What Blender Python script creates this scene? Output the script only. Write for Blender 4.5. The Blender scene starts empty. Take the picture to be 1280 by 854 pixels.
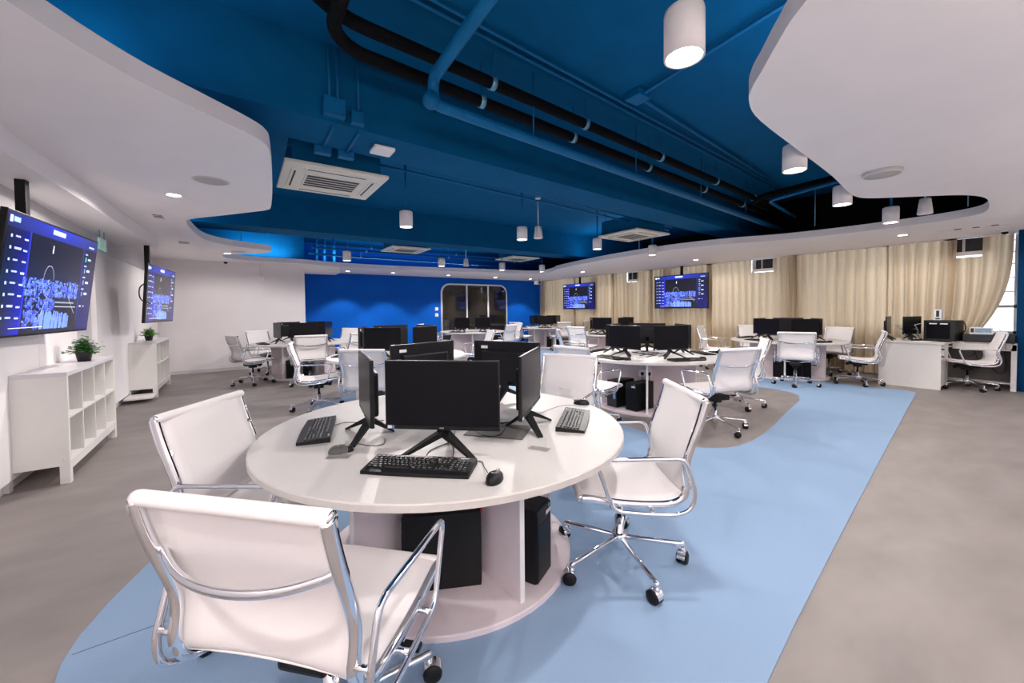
import bpy, bmesh, math, random
from mathutils import Vector, Matrix
from math import sin, cos, pi, radians, atan2, hypot, sqrt

random.seed(7)
sc = bpy.context.scene
COL = sc.collection

# ------------------------------------------------------------------ camera
# World axes: +Y runs along the left wall towards the back of the room, +X towards the curtain wall.
F_PX, PITCH, ROLL, YAW, CAM_H = 498.0, radians(1.6), .0095, radians(34.3), 1.4
fw = Vector((sin(YAW) * cos(PITCH), cos(YAW) * cos(PITCH), -sin(PITCH)))
r0 = Vector((cos(YAW), -sin(YAW), 0)); u0 = r0.cross(fw)
rt = r0 * cos(ROLL) - u0 * sin(ROLL); up = r0 * sin(ROLL) + u0 * cos(ROLL)
cam_d = bpy.data.cameras.new('camera'); cam = bpy.data.objects.new('camera', cam_d); COL.objects.link(cam)
cam_d.sensor_width = 36; cam_d.lens = F_PX / 1280 * 36; cam_d.shift_y = (401 - 427) / 1280
cam_d.clip_start = .02; cam_d.clip_end = 200
cam.matrix_world = Matrix(((rt.x, up.x, -fw.x, 0), (rt.y, up.y, -fw.y, 0), (rt.z, up.z, -fw.z, CAM_H), (0, 0, 0, 1)))
sc.camera = cam

# ------------------------------------------------------------------ world, exposure
w = bpy.data.worlds.new('world'); sc.world = w; w.use_nodes = True
w.node_tree.nodes['Background'].inputs[0].default_value = (.80, .84, .95, 1)
w.node_tree.nodes['Background'].inputs[1].default_value = 2.2
sc.view_settings.view_transform = 'Standard'; sc.view_settings.look = 'None'
sc.view_settings.exposure = 1.08; sc.view_settings.gamma = 1.0; sc.view_settings.use_curve_mapping = False
sc.cycles.diffuse_bounces = 5; sc.cycles.max_bounces = 12; sc.cycles.sample_clamp_indirect = 6
LAMP_W = 52.0        # pendant power
DOWN_W = 34.0        # recessed downlight power
FILL_W = 15.0  # base power of the fill uplights added behind the camera
COVE_W = 16.0        # cove strip power
LAMP_COL = (1.0, .93, .90)

# ------------------------------------------------------------------ materials
def mat(name, col, rough=.5, metal=0., noise=None, bump=None, spec=.5, emit=None, coat=0.):
    m = bpy.data.materials.new(name); m.use_nodes = True
    nt = m.node_tree; b = nt.nodes['Principled BSDF']
    b.inputs['Base Color'].default_value = (*col, 1); b.inputs['Roughness'].default_value = rough
    b.inputs['Metallic'].default_value = metal; b.inputs['Specular IOR Level'].default_value = spec
    if coat: b.inputs['Coat Weight'].default_value = coat; b.inputs['Coat Roughness'].default_value = .15
    if emit: b.inputs['Emission Color'].default_value = (*emit[0], 1); b.inputs['Emission Strength'].default_value = emit[1]
    tc = nt.nodes.new('ShaderNodeTexCoord')
    if noise:                                       # (scale, amount, stretch)
        mp = nt.nodes.new('ShaderNodeMapping'); mp.inputs['Scale'].default_value = noise[2] if len(noise) > 2 else (1, 1, 1)
        if len(noise) > 3: mp.inputs['Rotation'].default_value = (0, 0, noise[3])
        n = nt.nodes.new('ShaderNodeTexNoise'); n.inputs['Scale'].default_value = noise[0]; n.inputs['Detail'].default_value = 6
        r = nt.nodes.new('ShaderNodeValToRGB'); a = noise[1]
        r.color_ramp.elements[0].position = .3; r.color_ramp.elements[1].position = .7
        r.color_ramp.elements[0].color = (*[max(0, c * (1 - a)) for c in col], 1)
        r.color_ramp.elements[1].color = (*[min(1, c * (1 + a)) for c in col], 1)
        nt.links.new(tc.outputs['Object'], mp.inputs['Vector']); nt.links.new(mp.outputs[0], n.inputs['Vector'])
        nt.links.new(n.outputs[0], r.inputs[0]); nt.links.new(r.outputs[0], b.inputs['Base Color'])
    if bump:                                        # (scale, strength)
        n2 = nt.nodes.new('ShaderNodeTexNoise'); n2.inputs['Scale'].default_value = bump[0]; n2.inputs['Detail'].default_value = 4
        bp = nt.nodes.new('ShaderNodeBump'); bp.inputs['Strength'].default_value = bump[1]; bp.inputs['Distance'].default_value = .004
        nt.links.new(tc.outputs['Object'], n2.inputs['Vector']); nt.links.new(n2.outputs[0], bp.inputs['Height'])
        nt.links.new(bp.outputs[0], b.inputs['Normal'])
    return m

M = {}
M['floor'] = mat('grey_vinyl', (.235, .209, .197), .5, noise=(2.2, .13, (.9, 1.9, 1), radians(34)), bump=(60, .04), spec=.3)
M['carpet'] = mat('blue_carpet', (.25, .36, .51), .95, noise=(350, .06), bump=(500, .25), spec=.1)
M['white_paint'] = mat('white_paint', (.87, .83, .83), .75, noise=(3, .015))
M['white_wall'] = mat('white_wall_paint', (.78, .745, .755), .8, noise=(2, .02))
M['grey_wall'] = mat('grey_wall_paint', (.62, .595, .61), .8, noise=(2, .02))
M['blue_slab'] = mat('blue_ceiling_paint', (.0005, .088, .215), .75, noise=(4, .08), bump=(25, .05), spec=.08)
M['blue_pipe'] = mat('blue_pipe_paint', (.0008, .115, .285), .5, noise=(8, .1), spec=.2)
M['blue_wall'] = mat('blue_wall_paint', (.001, .10, .50), .65, noise=(2, .04), spec=.12)
M['pier'] = mat('pier_blue_paint', (.0005, .04, .12), .7, noise=(2, .05), spec=.1)
M['black_pipe_void'] = mat('black_foam_void', (.005, .005, .006), .9, noise=(30, .3), spec=.08)
M['steel'] = mat('galvanised_steel', (.16, .38, .52), .4, .6, noise=(30, .1))
M['table'] = mat('table_laminate', (.56, .535, .51), .45, noise=(60, .02))
M['table_edge'] = mat('table_edge_band', (.47, .45, .43), .5, noise=(60, .02))
M['base'] = mat('base_board', (.74, .66, .69), .5, noise=(20, .02))
M['sling'] = mat('white_mesh_fabric', (.80, .765, .755), .7, noise=(120, .008), bump=(900, .03), spec=.25)
M['chrome'] = mat('chrome', (.86, .87, .90), .06, 1.0, noise=(4, .02))
M['black'] = mat('black_plastic', (.008, .008, .009), .42, noise=(60, .2), spec=.25)
M['screen'] = mat('dark_screen', (.004, .004, .006), .28, noise=(3, .1), spec=.15)
M['bezel'] = mat('monitor_shell', (.008, .008, .010), .38, noise=(200, .2), bump=(400, .1), spec=.25)
M['key'] = mat('key_plastic', (.008, .008, .009), .4, noise=(80, .2), spec=.25)
M['print'] = mat('white_print', (.75, .75, .74), .6, noise=(50, .03))
M['blue_print'] = mat('blue_sticker', (.05, .22, .62), .5, noise=(50, .05))
M['red'] = mat('red_latch', (.75, .02, .03), .4, noise=(50, .05))
M['cab'] = mat('white_cabinet_foil', (.74, .72, .69), .45, noise=(10, .015))
M['cab_top'] = mat('white_cabinet_top', (.66, .63, .65), .3, noise=(10, .015))
M['lamp_shell'] = mat('white_lamp_shell', (.78, .74, .73), .45, noise=(20, .02))
M['glow'] = mat('lamp_lens', (.9, .9, .9), .5, noise=(9, .01), emit=((1, .95, .92), 9.0))
M['ac'] = mat('cream_abs', (.72, .69, .60), .45, noise=(12, .02))
M['grille'] = mat('dark_grille', (.02, .02, .022), .6, noise=(60, .2))
M['pot'] = mat('black_pot', (.01, .01, .01), .4, noise=(40, .2))
M['leaf'] = mat('plant_leaf', (.045, .17, .03), .5, noise=(25, .45))
M['leaf2'] = mat('bright_leaf', (.16, .42, .07), .5, noise=(25, .35))
M['soil'] = mat('soil', (.03, .02, .012), .95, noise=(80, .4))
M['frame_white'] = mat('white_frame_paint', (.82, .80, .80), .4, noise=(10, .02))
M['silver'] = mat('silver_window_bars', (.55, .57, .60), .4, .6, noise=(10, .05))
M['cable'] = mat('cable_rubber', (.008, .008, .009), .5, noise=(50, .2))
M['grey_cable'] = mat('grey_cable', (.42, .40, .38), .5, noise=(50, .1))
M['rack'] = mat('rack_steel', (.012, .012, .013), .4, noise=(40, .2))
M['lcd'] = mat('lcd_panel', (.22, .34, .46), .3, noise=(60, .35))
M['device'] = mat('device_shell', (.72, .74, .74), .5, noise=(30, .03))
M['dark_panel'] = mat('dark_modesty_panel', (.10, .09, .085), .6, noise=(6, .1))
M['sign'] = mat('exit_sign_green', (.30, .62, .52), .4, noise=(30, .05), emit=((.3, .7, .6), .1))
M['dome'] = mat('dome_glass', (.01, .01, .012), .08, noise=(5, .1))
M['sky_wall'] = mat('outdoor_render', (.62, .64, .68), .9, noise=(2, .1))

def glass_mat(name, tint, rough=.02, mixf=.12):
    m = bpy.data.materials.new(name); m.use_nodes = True; nt = m.node_tree; nt.nodes.clear()
    o = nt.nodes.new('ShaderNodeOutputMaterial'); mx = nt.nodes.new('ShaderNodeMixShader')
    t = nt.nodes.new('ShaderNodeBsdfTransparent'); g = nt.nodes.new('ShaderNodeBsdfGlossy')
    n = nt.nodes.new('ShaderNodeTexNoise'); n.inputs['Scale'].default_value = 2
    mr = nt.nodes.new('ShaderNodeMapRange'); mr.inputs[3].default_value = mixf * .85; mr.inputs[4].default_value = mixf * 1.15
    nt.links.new(n.outputs[0], mr.inputs[0]); nt.links.new(mr.outputs[0], mx.inputs[0])
    t.inputs[0].default_value = (*tint, 1); g.inputs['Roughness'].default_value = rough
    nt.links.new(t.outputs[0], mx.inputs[1]); nt.links.new(g.outputs[0], mx.inputs[2]); nt.links.new(mx.outputs[0], o.inputs[0])
    return m
M['acrylic'] = glass_mat('clear_acrylic', (.97, .97, .97), .05, .10)
M['glass'] = glass_mat('window_glass', (.9, .93, .95), .02, .12)
M['dark_glass'] = glass_mat('dark_glass', (.10, .10, .11), .02, .35)

def curtain_mat():
    m = bpy.data.materials.new('beige_curtain'); m.use_nodes = True; nt = m.node_tree; b = nt.nodes['Principled BSDF']
    b.inputs['Roughness'].default_value = .85; b.inputs['Specular IOR Level'].default_value = .2
    tc = nt.nodes.new('ShaderNodeTexCoord'); mp = nt.nodes.new('ShaderNodeMapping'); mp.inputs['Scale'].default_value = (60, 60, 3)
    n = nt.nodes.new('ShaderNodeTexNoise'); n.inputs['Scale'].default_value = 3; n.inputs['Detail'].default_value = 5
    r = nt.nodes.new('ShaderNodeValToRGB')
    r.color_ramp.elements[0].color = (.50, .40, .28, 1); r.color_ramp.elements[1].color = (.70, .58, .42, 1)
    nt.links.new(tc.outputs['Object'], mp.inputs[0]); nt.links.new(mp.outputs[0], n.inputs['Vector'])
    nt.links.new(n.outputs[0], r.inputs[0]); nt.links.new(r.outputs[0], b.inputs['Base Color'])
    tr = nt.nodes.new('ShaderNodeBsdfTranslucent'); nt.links.new(r.outputs[0], tr.inputs[0])
    mx = nt.nodes.new('ShaderNodeMixShader'); mx.inputs[0].default_value = .3
    out = nt.nodes['Material Output']
    nt.links.new(b.outputs[0], mx.inputs[1]); nt.links.new(tr.outputs[0], mx.inputs[2]); nt.links.new(mx.outputs[0], out.inputs[0])
    return m
M['curtain'] = curtain_mat()

def display_mat():
    m = bpy.data.materials.new('lit_display'); m.use_nodes = True; nt = m.node_tree; b = nt.nodes['Principled BSDF']
    at = nt.nodes.new('ShaderNodeVertexColor'); at.layer_name = 'pixels'
    b.inputs['Base Color'].default_value = (.01, .01, .012, 1); b.inputs['Roughness'].default_value = .2
    nt.links.new(at.outputs[0], b.inputs['Emission Color']); b.inputs['Emission Strength'].default_value = 1.0
    return m
M['display'] = display_mat()

# ------------------------------------------------------------------ mesh helpers
class MB:
    def __init__(s): s.v = []; s.f = []; s.sm = []
    def add(s, vs, fs, smooth=False):
        o = len(s.v); s.v += [tuple(p) for p in vs]; s.f += [tuple(i + o for i in f) for f in fs]; s.sm += [smooth] * len(fs); return s
    def box(s, x0, x1, y0, y1, z0, z1, bev=0, mtx=None):
        if bev <= 0:
            vs = [(x, y, z) for x in (x0, x1) for y in (y0, y1) for z in (z0, z1)]
            fs = [(0, 1, 3, 2), (4, 6, 7, 5), (0, 4, 5, 1), (2, 3, 7, 6), (0, 2, 6, 4), (1, 5, 7, 3)]
        else:
            b = bmesh.new(); bmesh.ops.create_cube(b, size=1)
            for q in b.verts: q.co = Vector(((x0 + x1) / 2 + q.co.x * (x1 - x0), (y0 + y1) / 2 + q.co.y * (y1 - y0), (z0 + z1) / 2 + q.co.z * (z1 - z0)))
            bmesh.ops.bevel(b, geom=b.edges[:], offset=bev, segments=2, affect='EDGES', profile=.6)
            b.verts.index_update(); vs = [q.co.copy() for q in b.verts]; fs = [tuple(q.index for q in f.verts) for f in b.faces]; b.free()
        if mtx: vs = [mtx @ Vector(p) for p in vs]
        return s.add(vs, fs)
    def prism(s, poly, z0, z1):                              # 2D polygon (ccw) extruded in z
        n = len(poly)
        vs = [(x, y, z0) for x, y in poly] + [(x, y, z1) for x, y in poly]
        fs = [tuple(range(n - 1, -1, -1)), tuple(range(n, 2 * n))] + [(i, (i + 1) % n, n + (i + 1) % n, n + i) for i in range(n)]
        return s.add(vs, fs)
    def lathe(s, prof, seg=24, cx=0, cy=0, cz=0, smooth=True, axis='z', cap=True):
        vs = []; fs = []
        for r, z in prof:
            for k in range(seg):
                a = 2 * pi * k / seg; p = (r * cos(a), r * sin(a), z)
                if axis == 'x': p = (p[2], p[0], p[1])
                if axis == 'y': p = (p[0], p[2], p[1])
                vs.append((p[0] + cx, p[1] + cy, p[2] + cz))
        for i in range(len(prof) - 1):
            for k in range(seg):
                fs.append((i * seg + k, i * seg + (k + 1) % seg, (i + 1) * seg + (k + 1) % seg, (i + 1) * seg + k))
        o = len(s.v); s.add(vs, fs, smooth)
        if cap:
            L = len(prof) - 1
            if prof[0][0] > 1e-4: s.f.append(tuple(o + k for k in range(seg - 1, -1, -1))); s.sm.append(False)
            if prof[L][0] > 1e-4: s.f.append(tuple(o + L * seg + k for k in range(seg))); s.sm.append(False)
        return s
    def tube(s, path, r, seg=8, closed=False, plane=None, r2=None, cap=True):
        """plane: fixed normal (section axis 1, radius r); r2 in-plane radius"""
        P = [Vector(p) for p in path]; n = len(P); vs = []; fs = []
        r2 = r if r2 is None else r2; prev = None
        for i in range(n):
            a = P[(i - 1) % n] if closed or i > 0 else P[i]; b = P[(i + 1) % n] if closed or i < n - 1 else P[i]
            t = (b - a).normalized()
            if plane: n1 = Vector(plane)
            else:
                if prev is None:
                    n1 = t.cross(Vector((0, 0, 1)));
                    if n1.length < .05: n1 = t.cross(Vector((1, 0, 0)))
                else: n1 = prev - t * prev.dot(t)
                n1.normalize(); prev = n1
            n2 = t.cross(n1).normalized()
            for k in range(seg):
                q = 2 * pi * k / seg; vs.append(P[i] + n1 * (r * cos(q)) + n2 * (r2 * sin(q)))
        for i in range(n if closed else n - 1):
            j = (i + 1) % n
            for k in range(seg): fs.append((i * seg + k, i * seg + (k + 1) % seg, j * seg + (k + 1) % seg, j * seg + k))
        o = len(s.v); s.add(vs, fs, True)
        if not closed and cap:
            s.f.append(tuple(o + k for k in range(seg - 1, -1, -1))); s.f.append(tuple(o + (n - 1) * seg + k for k in range(seg))); s.sm += [False, False]
        return s
    def mesh(s, name='m'):
        me = bpy.data.meshes.new(name); me.from_pydata(s.v, [], s.f)
        me.polygons.foreach_set('use_smooth', s.sm); me.update()
        b = bmesh.new(); b.from_mesh(me); bmesh.ops.recalc_face_normals(b, faces=b.faces[:]); b.to_mesh(me); b.free()
        return me

def smooth_path(pts, it=2, closed=False):
    P = [Vector(p) for p in pts]
    for _ in range(it):
        Q = [] if closed else [P[0]]
        n = len(P)
        for i in range(n if closed else n - 1):
            a, b = P[i], P[(i + 1) % n]; Q += [a * .75 + b * .25, a * .25 + b * .75]
        if not closed: Q.append(P[-1])
        P = Q
    return P

def round_path(pts, rad, seg=4, closed=False):
    """polyline with rounded corners of radius-like distance rad"""
    P = [Vector(p) for p in pts]; n = len(P); out = []
    for i in range(n):
        if not closed and i in (0, n - 1): out.append(P[i]); continue
        a, b, c = P[i - 1], P[i], P[(i + 1) % n]
        d = min(rad, (a - b).length * .48, (c - b).length * .48)
        p = b + (a - b).normalized() * d; q = b + (c - b).normalized() * d
        for k in range(seg + 1):
            t = k / seg; out.append(p * (1 - t) ** 2 + b * 2 * t * (1 - t) + q * t * t)
    return out

def obj(name, mb, m, parent=None, loc=None, rotz=None):
    me = mb.mesh(name) if isinstance(mb, MB) else mb
    if m is not None and not me.materials: me.materials.append(M[m])
    o = bpy.data.objects.new(name, me); COL.objects.link(o)
    if parent is not None: o.parent = parent
    if loc: o.location = loc
    if rotz is not None: o.rotation_euler = (0, 0, rotz)
    return o
def tag(o, label, cat, group=None):
    o['label'] = label; o['category'] = cat
    if group: o['group'] = group
    return o
def thing(name, label, cat, loc=(0, 0, 0), rotz=0, group=None):
    o = bpy.data.objects.new(name, None); COL.objects.link(o); o.empty_display_size = .1
    o.location = loc; o.rotation_euler = (0, 0, rotz); return tag(o, label, cat, group)
def struct(name, mb, m, parent=None):
    o = obj(name, mb, m, parent); o['kind'] = 'structure'; return o
def dup(root, loc, rotz, label, group=None, skip=()):
    r = root.copy(); COL.objects.link(r); r.location = loc; r.rotation_euler = (root.rotation_euler[0], root.rotation_euler[1], rotz); r['label'] = label
    if group: r['group'] = group
    for ch in KIDS.get(root.name, []):
        if ch.name.split('.')[0] in skip: continue
        c = ch.copy(); COL.objects.link(c); c.parent = r
        for g in KIDS.get(ch.name, []):
            d = g.copy(); COL.objects.link(d); d.parent = c
    return r
KIDS = {}
def index_kids(root):
    KIDS[root.name] = [o for o in COL.objects if o.parent == root]
    for k in KIDS[root.name]: KIDS[k.name] = [o for o in COL.objects if o.parent == k]
def text_mesh(body, size, depth=.0004):
    cu = bpy.data.curves.new('t', 'FONT'); cu.body = body; cu.size = size; cu.extrude = depth; cu.resolution_u = 2
    cu.align_x = 'CENTER'; cu.align_y = 'CENTER'
    o = bpy.data.objects.new('t', cu); COL.objects.link(o)
    me = bpy.data.meshes.new_from_object(o.evaluated_get(bpy.context.evaluated_depsgraph_get())); bpy.data.objects.remove(o)
    return me

# ================================================================== ROOM SHELL
XL, XR, YB, YW, YR = -1.55, 10.85, 13.5, 11.7, -2.2   # left wall, curtain wall, blue wall, white back wall, rear wall
CEIL, SLAB = 2.6, 3.5
struct('floor', MB().box(XL - .2, XR + .2, YR - .2, YB + .2, -.12, 0), 'floor')
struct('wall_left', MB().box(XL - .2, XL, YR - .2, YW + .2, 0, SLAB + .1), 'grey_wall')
struct('wall_back_white', MB().box(XL - .2, 1.4, YW, YW + .2, 0, SLAB + .1).box(1.2, 1.4, YW + .2, YB + .2, 0, SLAB + .1), 'white_wall')
struct('wall_back_blue', MB().box(1.2, XR + .2, YB, YB + .2, 0, SLAB + .1), 'blue_wall')
HB = CEIL + .112
struct('wall_upper_left', MB().box(XL, XL + .02, YR, YW, HB, SLAB), 'blue_slab')
struct('wall_upper_back', MB().box(XL + .02, 1.42, YW - .02, YW, HB, SLAB).box(1.4, 1.42, YW, YB, HB, SLAB), 'blue_slab')
struct('wall_upper_rear', MB().box(XL + .02, XR - .02, YR, YR + .02, HB, SLAB), 'blue_slab')
struct('wall_upper_right', MB().box(XR - .02, XR, YR, YB, HB, SLAB), 'black_pipe_void')  # near-black colour stands in for the unlit void above the ceiling
struct('trim_corner', MB().box(1.385, 1.415, YW - .012, YW + .02, 0, CEIL), 'frame_white')
struct('wall_rear', MB().box(XL - .2, XR + .2, YR - .2, YR, 0, SLAB + .1), 'white_wall')
struct('wall_pier_blue', MB().box(10.35, XR, .2, .72, 0, SLAB, .01), 'pier')
struct('ceiling', MB().box(XL - .2, XR + .2, YR - .2, YB + .2, SLAB, SLAB + .15), 'blue_slab')
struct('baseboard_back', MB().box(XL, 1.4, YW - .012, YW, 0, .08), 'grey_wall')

# curtain wall: openings for the windows between sill and head, panes and bars behind the curtains
WIN = [(.74, 3.9), (4.2, 7.2), (7.5, 10.2), (10.5, 13.2)]
mb = MB().box(XR, XR + .2, YR - .2, YB + .2, 0, .9).box(XR, XR + .2, YR - .2, YB + .2, 2.75, SLAB + .1)
ys = [YR - .2] + [y for a in WIN for y in a] + [YB + .2]
for i in range(0, len(ys), 2): mb.box(XR, XR + .2, ys[i], ys[i + 1], .9, 2.75)
struct('wall_right', mb, 'white_wall')
for n, (a, b) in enumerate(WIN):
    wf = MB()
    for y in (a, b - .05): wf.box(XR + .03, XR + .09, y, y + .05, .9, 2.75)
    for z in (.9, 1.35, 2.7): wf.box(XR + .03, XR + .09, a, b, z, z + .05)
    wo = struct('window_%d' % (n + 1), wf, 'silver')
    k = 4
    for j in range(k):
        y0 = a + .05 + (b - a - .1) * j / k; y1 = a + .05 + (b - a - .1) * (j + 1) / k
        obj('pane', MB().box(XR + .055, XR + .06, y0, y1, .92, 2.72), 'glass', wo)
        if j: obj('mullion', MB().box(XR + .03, XR + .09, y0 - .02, y0 + .02, .95, 2.7), 'silver', wo)
    for z in (1.62, 1.86, 2.1, 2.3, 2.5): obj('bar', MB().box(XR + .1, XR + .115, a, b, z, z + .02), 'silver', wo)

# ---- white suspended ceiling with its free-form opening
HOLE = [(-.71, 2.37), (-.44, 2.77), (-.17, 3.02), (.08, 3.24), (.18, 3.38), (.22, 3.6), (.28, 4.4), (.32, 5.32), (.29, 5.52), (.2, 5.66), (-.15, 6.12), (-.49, 6.56), (-.56, 6.82),
        (-.55, 7.4), (-.49, 8.1), (-.36, 8.5), (-.14, 8.77), (.2, 9.0), (.46, 9.14), (.54, 9.33), (.42, 9.6), (.1, 9.95), (-.2, 10.2), (-.28, 10.5), (-.2, 10.85), (.1, 11.1), (.7, 11.2), (1.37, 11.22),
        (2.04, 11.45), (3.26, 11.55), (4.6, 11.4), (5.79, 11.18), (7.2, 10.95), (8.1, 10.78), (8.38, 10.5), (8.3, 10.0), (8.1, 9.5), (7.85, 9.0), (7.5, 7.4), (7.37, 6.16), (7.36, 5.0), (7.63, 3.94), (8.03, 3.2),
        (8.23, 2.45), (8.29, 1.75), (8.26, 1.24), (8.12, .93), (7.85, .8), (7.3, .73), (6.86, .73), (6.5, .86), (6.1, 1.2), (5.84, 1.42), (5.63, 1.5), (5.24, 1.48), (4.53, 1.39), (3.6, 1.31), (2.8, 1.24), (2.5, 1.17),
        (2.34, 1.08), (2.22, .98), (2.05, .84), (1.86, .66), (1.4, .1), (.7, -.4), (-.2, -.5), (-.9, 0), (-1.1, .8), (-1.0, 1.7)]
def spline(P, k=4):
    out = []; n = len(P)
    for i in range(n):
        a, b, c, d = [Vector(P[(i + q) % n]) for q in (-1, 0, 1, 2)]
        for j in range(k):
            t = j / k; out.append(tuple(.5 * (2 * b + (c - a) * t + (2 * a - 5 * b + 4 * c - d) * t * t + (3 * b - a - 3 * c + d) * t ** 3)))
    return out
hole = spline(HOLE)
def ceiling_mesh(z0, z1):
    b = bmesh.new()
    outer = [(XL, YR), (XR, YR), (XR, YB), (1.4, YB), (1.4, YW), (XL, YW)]
    es = []
    for loop in (outer, hole):
        vs = [b.verts.new((x, y, z0)) for x, y in loop]
        es += [b.edges.new((vs[i], vs[(i + 1) % len(vs)])) for i in range(len(vs))]
    bmesh.ops.triangle_fill(b, use_beauty=True, edges=es)
    for f in b.faces:
        f.normal_update()
        if f.normal.z > 0: f.normal_flip()
    ret = bmesh.ops.extrude_face_region(b, geom=b.faces[:] , use_keep_orig=True)
    nv = [v for v in ret['geom'] if isinstance(v, bmesh.types.BMVert)]
    bmesh.ops.translate(b, verts=nv, vec=(0, 0, z1 - z0))
    bmesh.ops.recalc_face_normals(b, faces=b.faces[:])
    me = bpy.data.meshes.new('ceiling_panel'); b.to_mesh(me); b.free(); return me
struct('ceiling_suspended', ceiling_mesh(CEIL, CEIL + .11), 'white_paint')
struct('ceiling_bulkhead', MB().prism([(XL, 1.2), (-1.25, 1.2), (-1.22, 4.0), (-1.06, 8.3), (-1.06, 8.42), (XL, 8.42)], 2.44, CEIL), 'white_paint')
struct('trim_column_casing', MB().box(1.4, 2.3, 11.75, 12.4, 2.45, CEIL, .005), 'white_paint')

# ---- blue beams
def skew(x, y0, k): return y0 + k * x
def beam(name, y0, wdt, k, z0):
    xs = (XL, XR)
    poly = [(xs[0], skew(xs[0], y0, k)), (xs[1], skew(xs[1], y0, k)), (xs[1], skew(xs[1], y0, k) + wdt), (xs[0], skew(xs[0], y0, k) + wdt)]
    return struct(name, MB().prism(poly, z0, SLAB), 'blue_slab')
beam('beam_near', 3.40, .52, .075, 2.9)
beam('beam_far', 8.33, .62, .0, 2.9)
struct('beam_cross', MB().box(9.0, 9.5, YR, 3.9, 2.8, SLAB), 'black_pipe_void')

# ---- blue carpet path
CARP = [(-.63, 2.22), (-.6, 2.54), (-.42, 3.05), (-.1, 3.7), (.3, 4.7), (.6, 5.7), (.99, 6.58), (1.4, 6.95), (2.3, 7.3), (3.4, 7.7), (4.4, 8.6), (5.6, 10.2), (6.6, 12.4), (8.2, 12.9), (8.9, 11.6), (8.7, 10.4), (7.6, 8.6), (6.4, 7.0), (5.2, 5.9), (4.2, 4.9),
        (3.81, 3.9), (3.78, 3.3), (3.75, 2.86), (3.64, 2.35), (3.86, 2.08), (4.21, 1.98), (4.9, 2.06), (6.0, 2.3), (7.15, 2.52), (7.5, 2.9), (7.45, 3.4), (7.8, 3.7), (8.6, 3.9), (8.9, 2.9), (9.0, 2.0), (9.06, 1.62),
        (8.6, 1.56), (6.5, 1.3), (3.26, .89), (1.58, .67), (.6, .5), (-.1, .8), (-.5, 1.5)]
carpet_o = struct('floor_carpet', MB().prism([(p.x, p.y) for p in smooth_path([(x, y, 0) for x, y in CARP], 1, True)], 0, .006), 'carpet')
obj('seam', MB().tube([(-.6, 2.335, .0055), (.5, 2.37, .0055)], .002, 5), 'dark_panel', carpet_o)

# ================================================================== LIGHTING FIXTURES
def spot(name, loc, parent, power, angle=168, size=.05, blend=.35):
    d = bpy.data.lights.new(name, 'SPOT'); d.energy = power; d.spot_size = radians(angle); d.spot_blend = blend
    d.shadow_soft_size = size * .8; d.color = LAMP_COL
    o = bpy.data.objects.new(name, d); COL.objects.link(o); o.parent = parent; o.location = loc; return o
pend_body = MB().lathe([(.0, .212), (.07, .212), (.083, .205), (.086, .19), (.086, 0), (.077, 0), (.076, .014)], 28, cap=False).mesh()
pend_lens = MB().lathe([(0, .0145), (.076, .0145)], 28, smooth=False).mesh()
def pendant(x, y, label, group='white cylinder pendant lamps', z=2.52, power=LAMP_W):
    t = thing('pendant_lamp', label, 'lamp', (x, y, z), 0, group)
    obj('lamp_body', pend_body, 'lamp_shell', t); obj('lamp_lens', pend_lens, 'glow', t)
    obj('stem', MB().tube([(0, 0, .21), (0, 0, SLAB - z)], .014, 8), 'blue_pipe', t)
    obj('ceiling_rose', MB().lathe([(.0, 0), (.05, 0), (.05, .03), (0, .03)], 16, cz=SLAB - z - .03), 'blue_pipe', t)
    spot('lamp_light', (0, 0, -.01), t, power)
pendant(1.67, 1.06, 'largest nearest white cylinder pendant lamp at top right of centre', power=36)
pendant(3.80, 1.42, 'white pendant lamp against the curved edge of the right ceiling panel', power=36)
pendant(5.52, 1.60, 'white pendant lamp beside the rim of the right ceiling opening', power=36)
pendant(7.27, 1.58, 'white pendant lamp inside the narrow end of the ceiling opening at right', power=36)
pendant(1.87, 5.24, 'white pendant lamp right of the nearest cream air conditioner', power=95)
pendant(3.78, 5.23, 'white pendant lamp left of the thin rod pendant speaker', power=95)
pendant(5.60, 5.33, 'white pendant lamp left of the second cream air conditioner', power=95)
pendant(7.22, 5.30, 'white pendant lamp under the right air conditioner, over the curtain soffit')
pendant(1.99, 9.40, 'small pendant lamp above the left end of the blue wall')
pendant(4.27, 9.42, 'small far pendant lamp above the blue wall, left of pendant speaker')
pendant(6.17, 9.52, 'small far pendant lamp below the farthest air conditioner')
pendant(7.50, 9.38, 'farthest small pendant lamp near the curtain corner')
spk_body = MB().lathe([(0, .19), (.044, .19), (.052, .182), (.072, .012), (.068, 0), (0, 0)], 24).mesh()
def pend_speaker(x, y, label, z=2.52):
    t = thing('pendant_speaker', label, 'speaker', (x, y, z), 0, 'white pendant speakers')
    obj('speaker_body', spk_body, 'lamp_shell', t)
    obj('rod', MB().tube([(0, 0, .19), (0, 0, .62)], .007, 8), 'frame_white', t)
    obj('canopy', MB().lathe([(0, 0), (.045, 0), (.04, .025), (0, .025)], 18, cz=.62), 'frame_white', t)
    obj('hanger', MB().tube([(0, 0, .64), (0, 0, SLAB - z)], .005, 6), 'blue_pipe', t)
pend_speaker(3.92, 4.99, 'tapered white pendant speaker on a thin white rod')
pend_speaker(4.80, 9.1, 'far tapered pendant speaker over the blue wall')
pend_speaker(6.95, 1.20, 'tapered white pendant speaker at right end of ceiling opening')

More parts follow.
